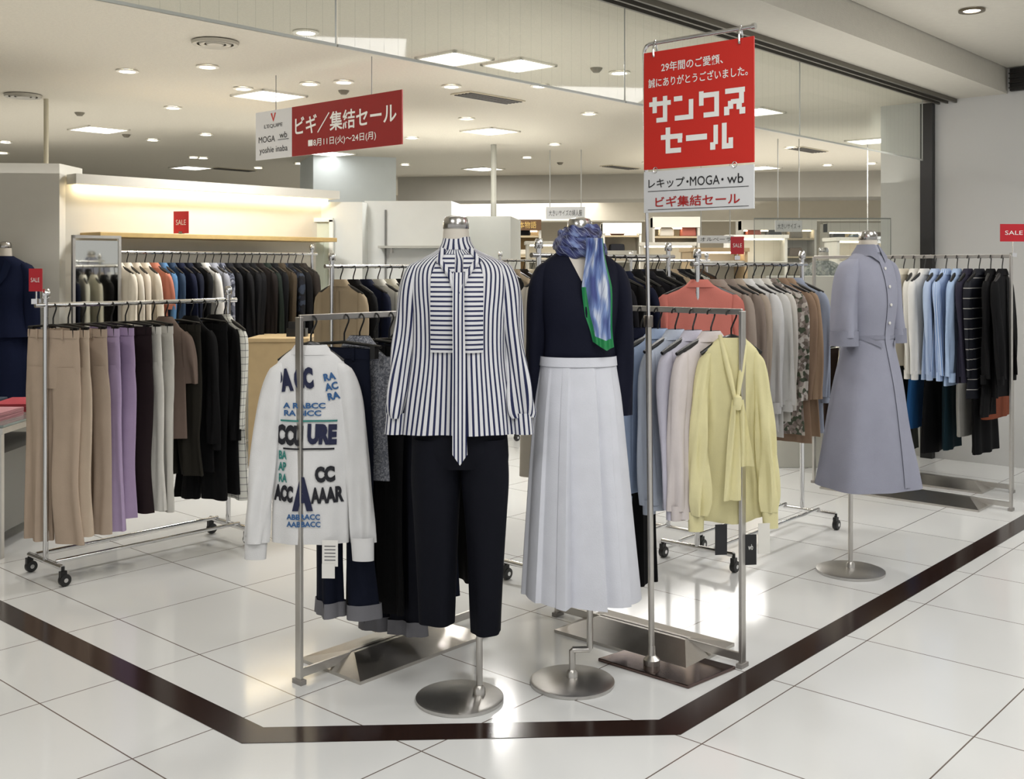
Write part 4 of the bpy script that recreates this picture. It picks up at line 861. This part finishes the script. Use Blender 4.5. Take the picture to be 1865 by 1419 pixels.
def far_sign(px,py,Y,w,h,tx,lab,rot=0):
    p=at(px,py,Y); t=thing('hanging_sign',lab,'sign',p,rot)
    MB().box((0,0,0),(w,.03,h)).build('panel',WSIGN,t,False); lettering(tx,w*.85,h*.5,0,0,-.018,INK,t)
    for s in (-1,1): MB().tube([(s*w*.4,0,h/2),(s*w*.4,0,ZC-p.z)],.005,6).build('hanging_rod',mat('#a5a5a0',.4),t)
far_sign(1030,388,11.5,.42,.13,'大きいサイズの婦人服','white hanging department sign above the scarf mannequin',-.15)
far_sign(1303,436,10.6,.36,.075,'オルベーラ','small white hanging shop sign right of the red poster')
far_sign(1436,412,10.5,.26,.11,'大きいサイズ →','small white hanging direction sign above the grey counter')
far_sign(1600,437,11,.28,.07,'オルベーラ','small white hanging shop sign near the lavender dress')
# ================================================================= LIGHTS
def area(x,y,z,size,w,col=(1,.98,.95),rot=(0,0,0)):
    d=bpy.data.lights.new('area','AREA'); d.size=size; d.energy=w; d.color=col; o=bpy.data.objects.new('area_lamp',d); C.objects.link(o); o.location=(x,y,z); o.rotation_euler=rot
def spot(x,y,z,w,ang=95,col=(1,.965,.92),tgt=None):
    d=bpy.data.lights.new('spot','SPOT'); d.energy=w; d.spot_size=math.radians(ang); d.spot_blend=.7; d.shadow_soft_size=.06; d.color=col
    o=bpy.data.objects.new('spot_lamp',d); C.objects.link(o); o.location=(x,y,z)
    if tgt: o.rotation_euler=(Vector(tgt)-Vector((x,y,z))).to_track_quat('-Z','Y').to_euler()
for (px,py) in [(490,173),(180,235),(893,238),(880,307),(1100,328),(945,117),(1588,256)]:
    p=cpos(px,py); area(p.x,p.y,2.68,.36,34)
area(0,19,2.6,3,190,(1,.94,.84)); area(5,20,2.6,3,170,(1,.95,.86)); area(2,12.5,2.6,2,70); area(6,13,2.6,2,60)
for (x,y,s_,w) in ((-2.9,8.6,2.6,17),(-.7,10.0,2.6,17),(-1.2,5.8,3.2,19),(1.4,7.0,3.2,20),(3.2,11.5,3.5,30),(-5.5,9,3.5,26),(-3.8,4.6,3.0,15)):
    area(x,y,2.1,s_,w,(1,.96,.90),(PI,0,0))  # added upward fill lamps to brighten the shop ceiling, not real fixtures
area(2.2,3.2,2.2,2.2,11,(1,.97,.93),(PI,0,0))  # one more added upward fill, for the corridor ceiling
for x,y,w in ((.8,1.9,34),(-1.4,1.5,32),(2.6,3.6,34),(4.2,5.6,34),(1.0,-.5,44)): area(x,y,2.84,1.0,w,(1,.99,.98))
for x,y,w in ((-.9,3.6,24),(-2.6,4.6,27),(-2.9,6.2,22),(-.4,4.9,24),(.8,4.7,24),(1.9,6.0,27),(-2.6,7.0,26),(0.1,6.8,26),(2.6,7.2,30)):
    spot(x,y,2.66,w)
w=bpy.data.worlds.new('World'); sc.world=w; w.use_nodes=True; w.node_tree.nodes['Background'].inputs[0].default_value=(1,.99,.975,1); w.node_tree.nodes['Background'].inputs[1].default_value=.66
# ================================================================= CAMERA
cd=bpy.data.cameras.new('cam'); cam=bpy.data.objects.new('camera',cd); C.objects.link(cam)
cam.location=(0,0,H); cam.rotation_euler=(PI/2,0,0); cd.sensor_width=36; cd.lens=36*F/1865; cd.shift_y=-(709.5-HY)/1865; cd.clip_start=.05
sc.camera=cam
sc.view_settings.view_transform='Standard'
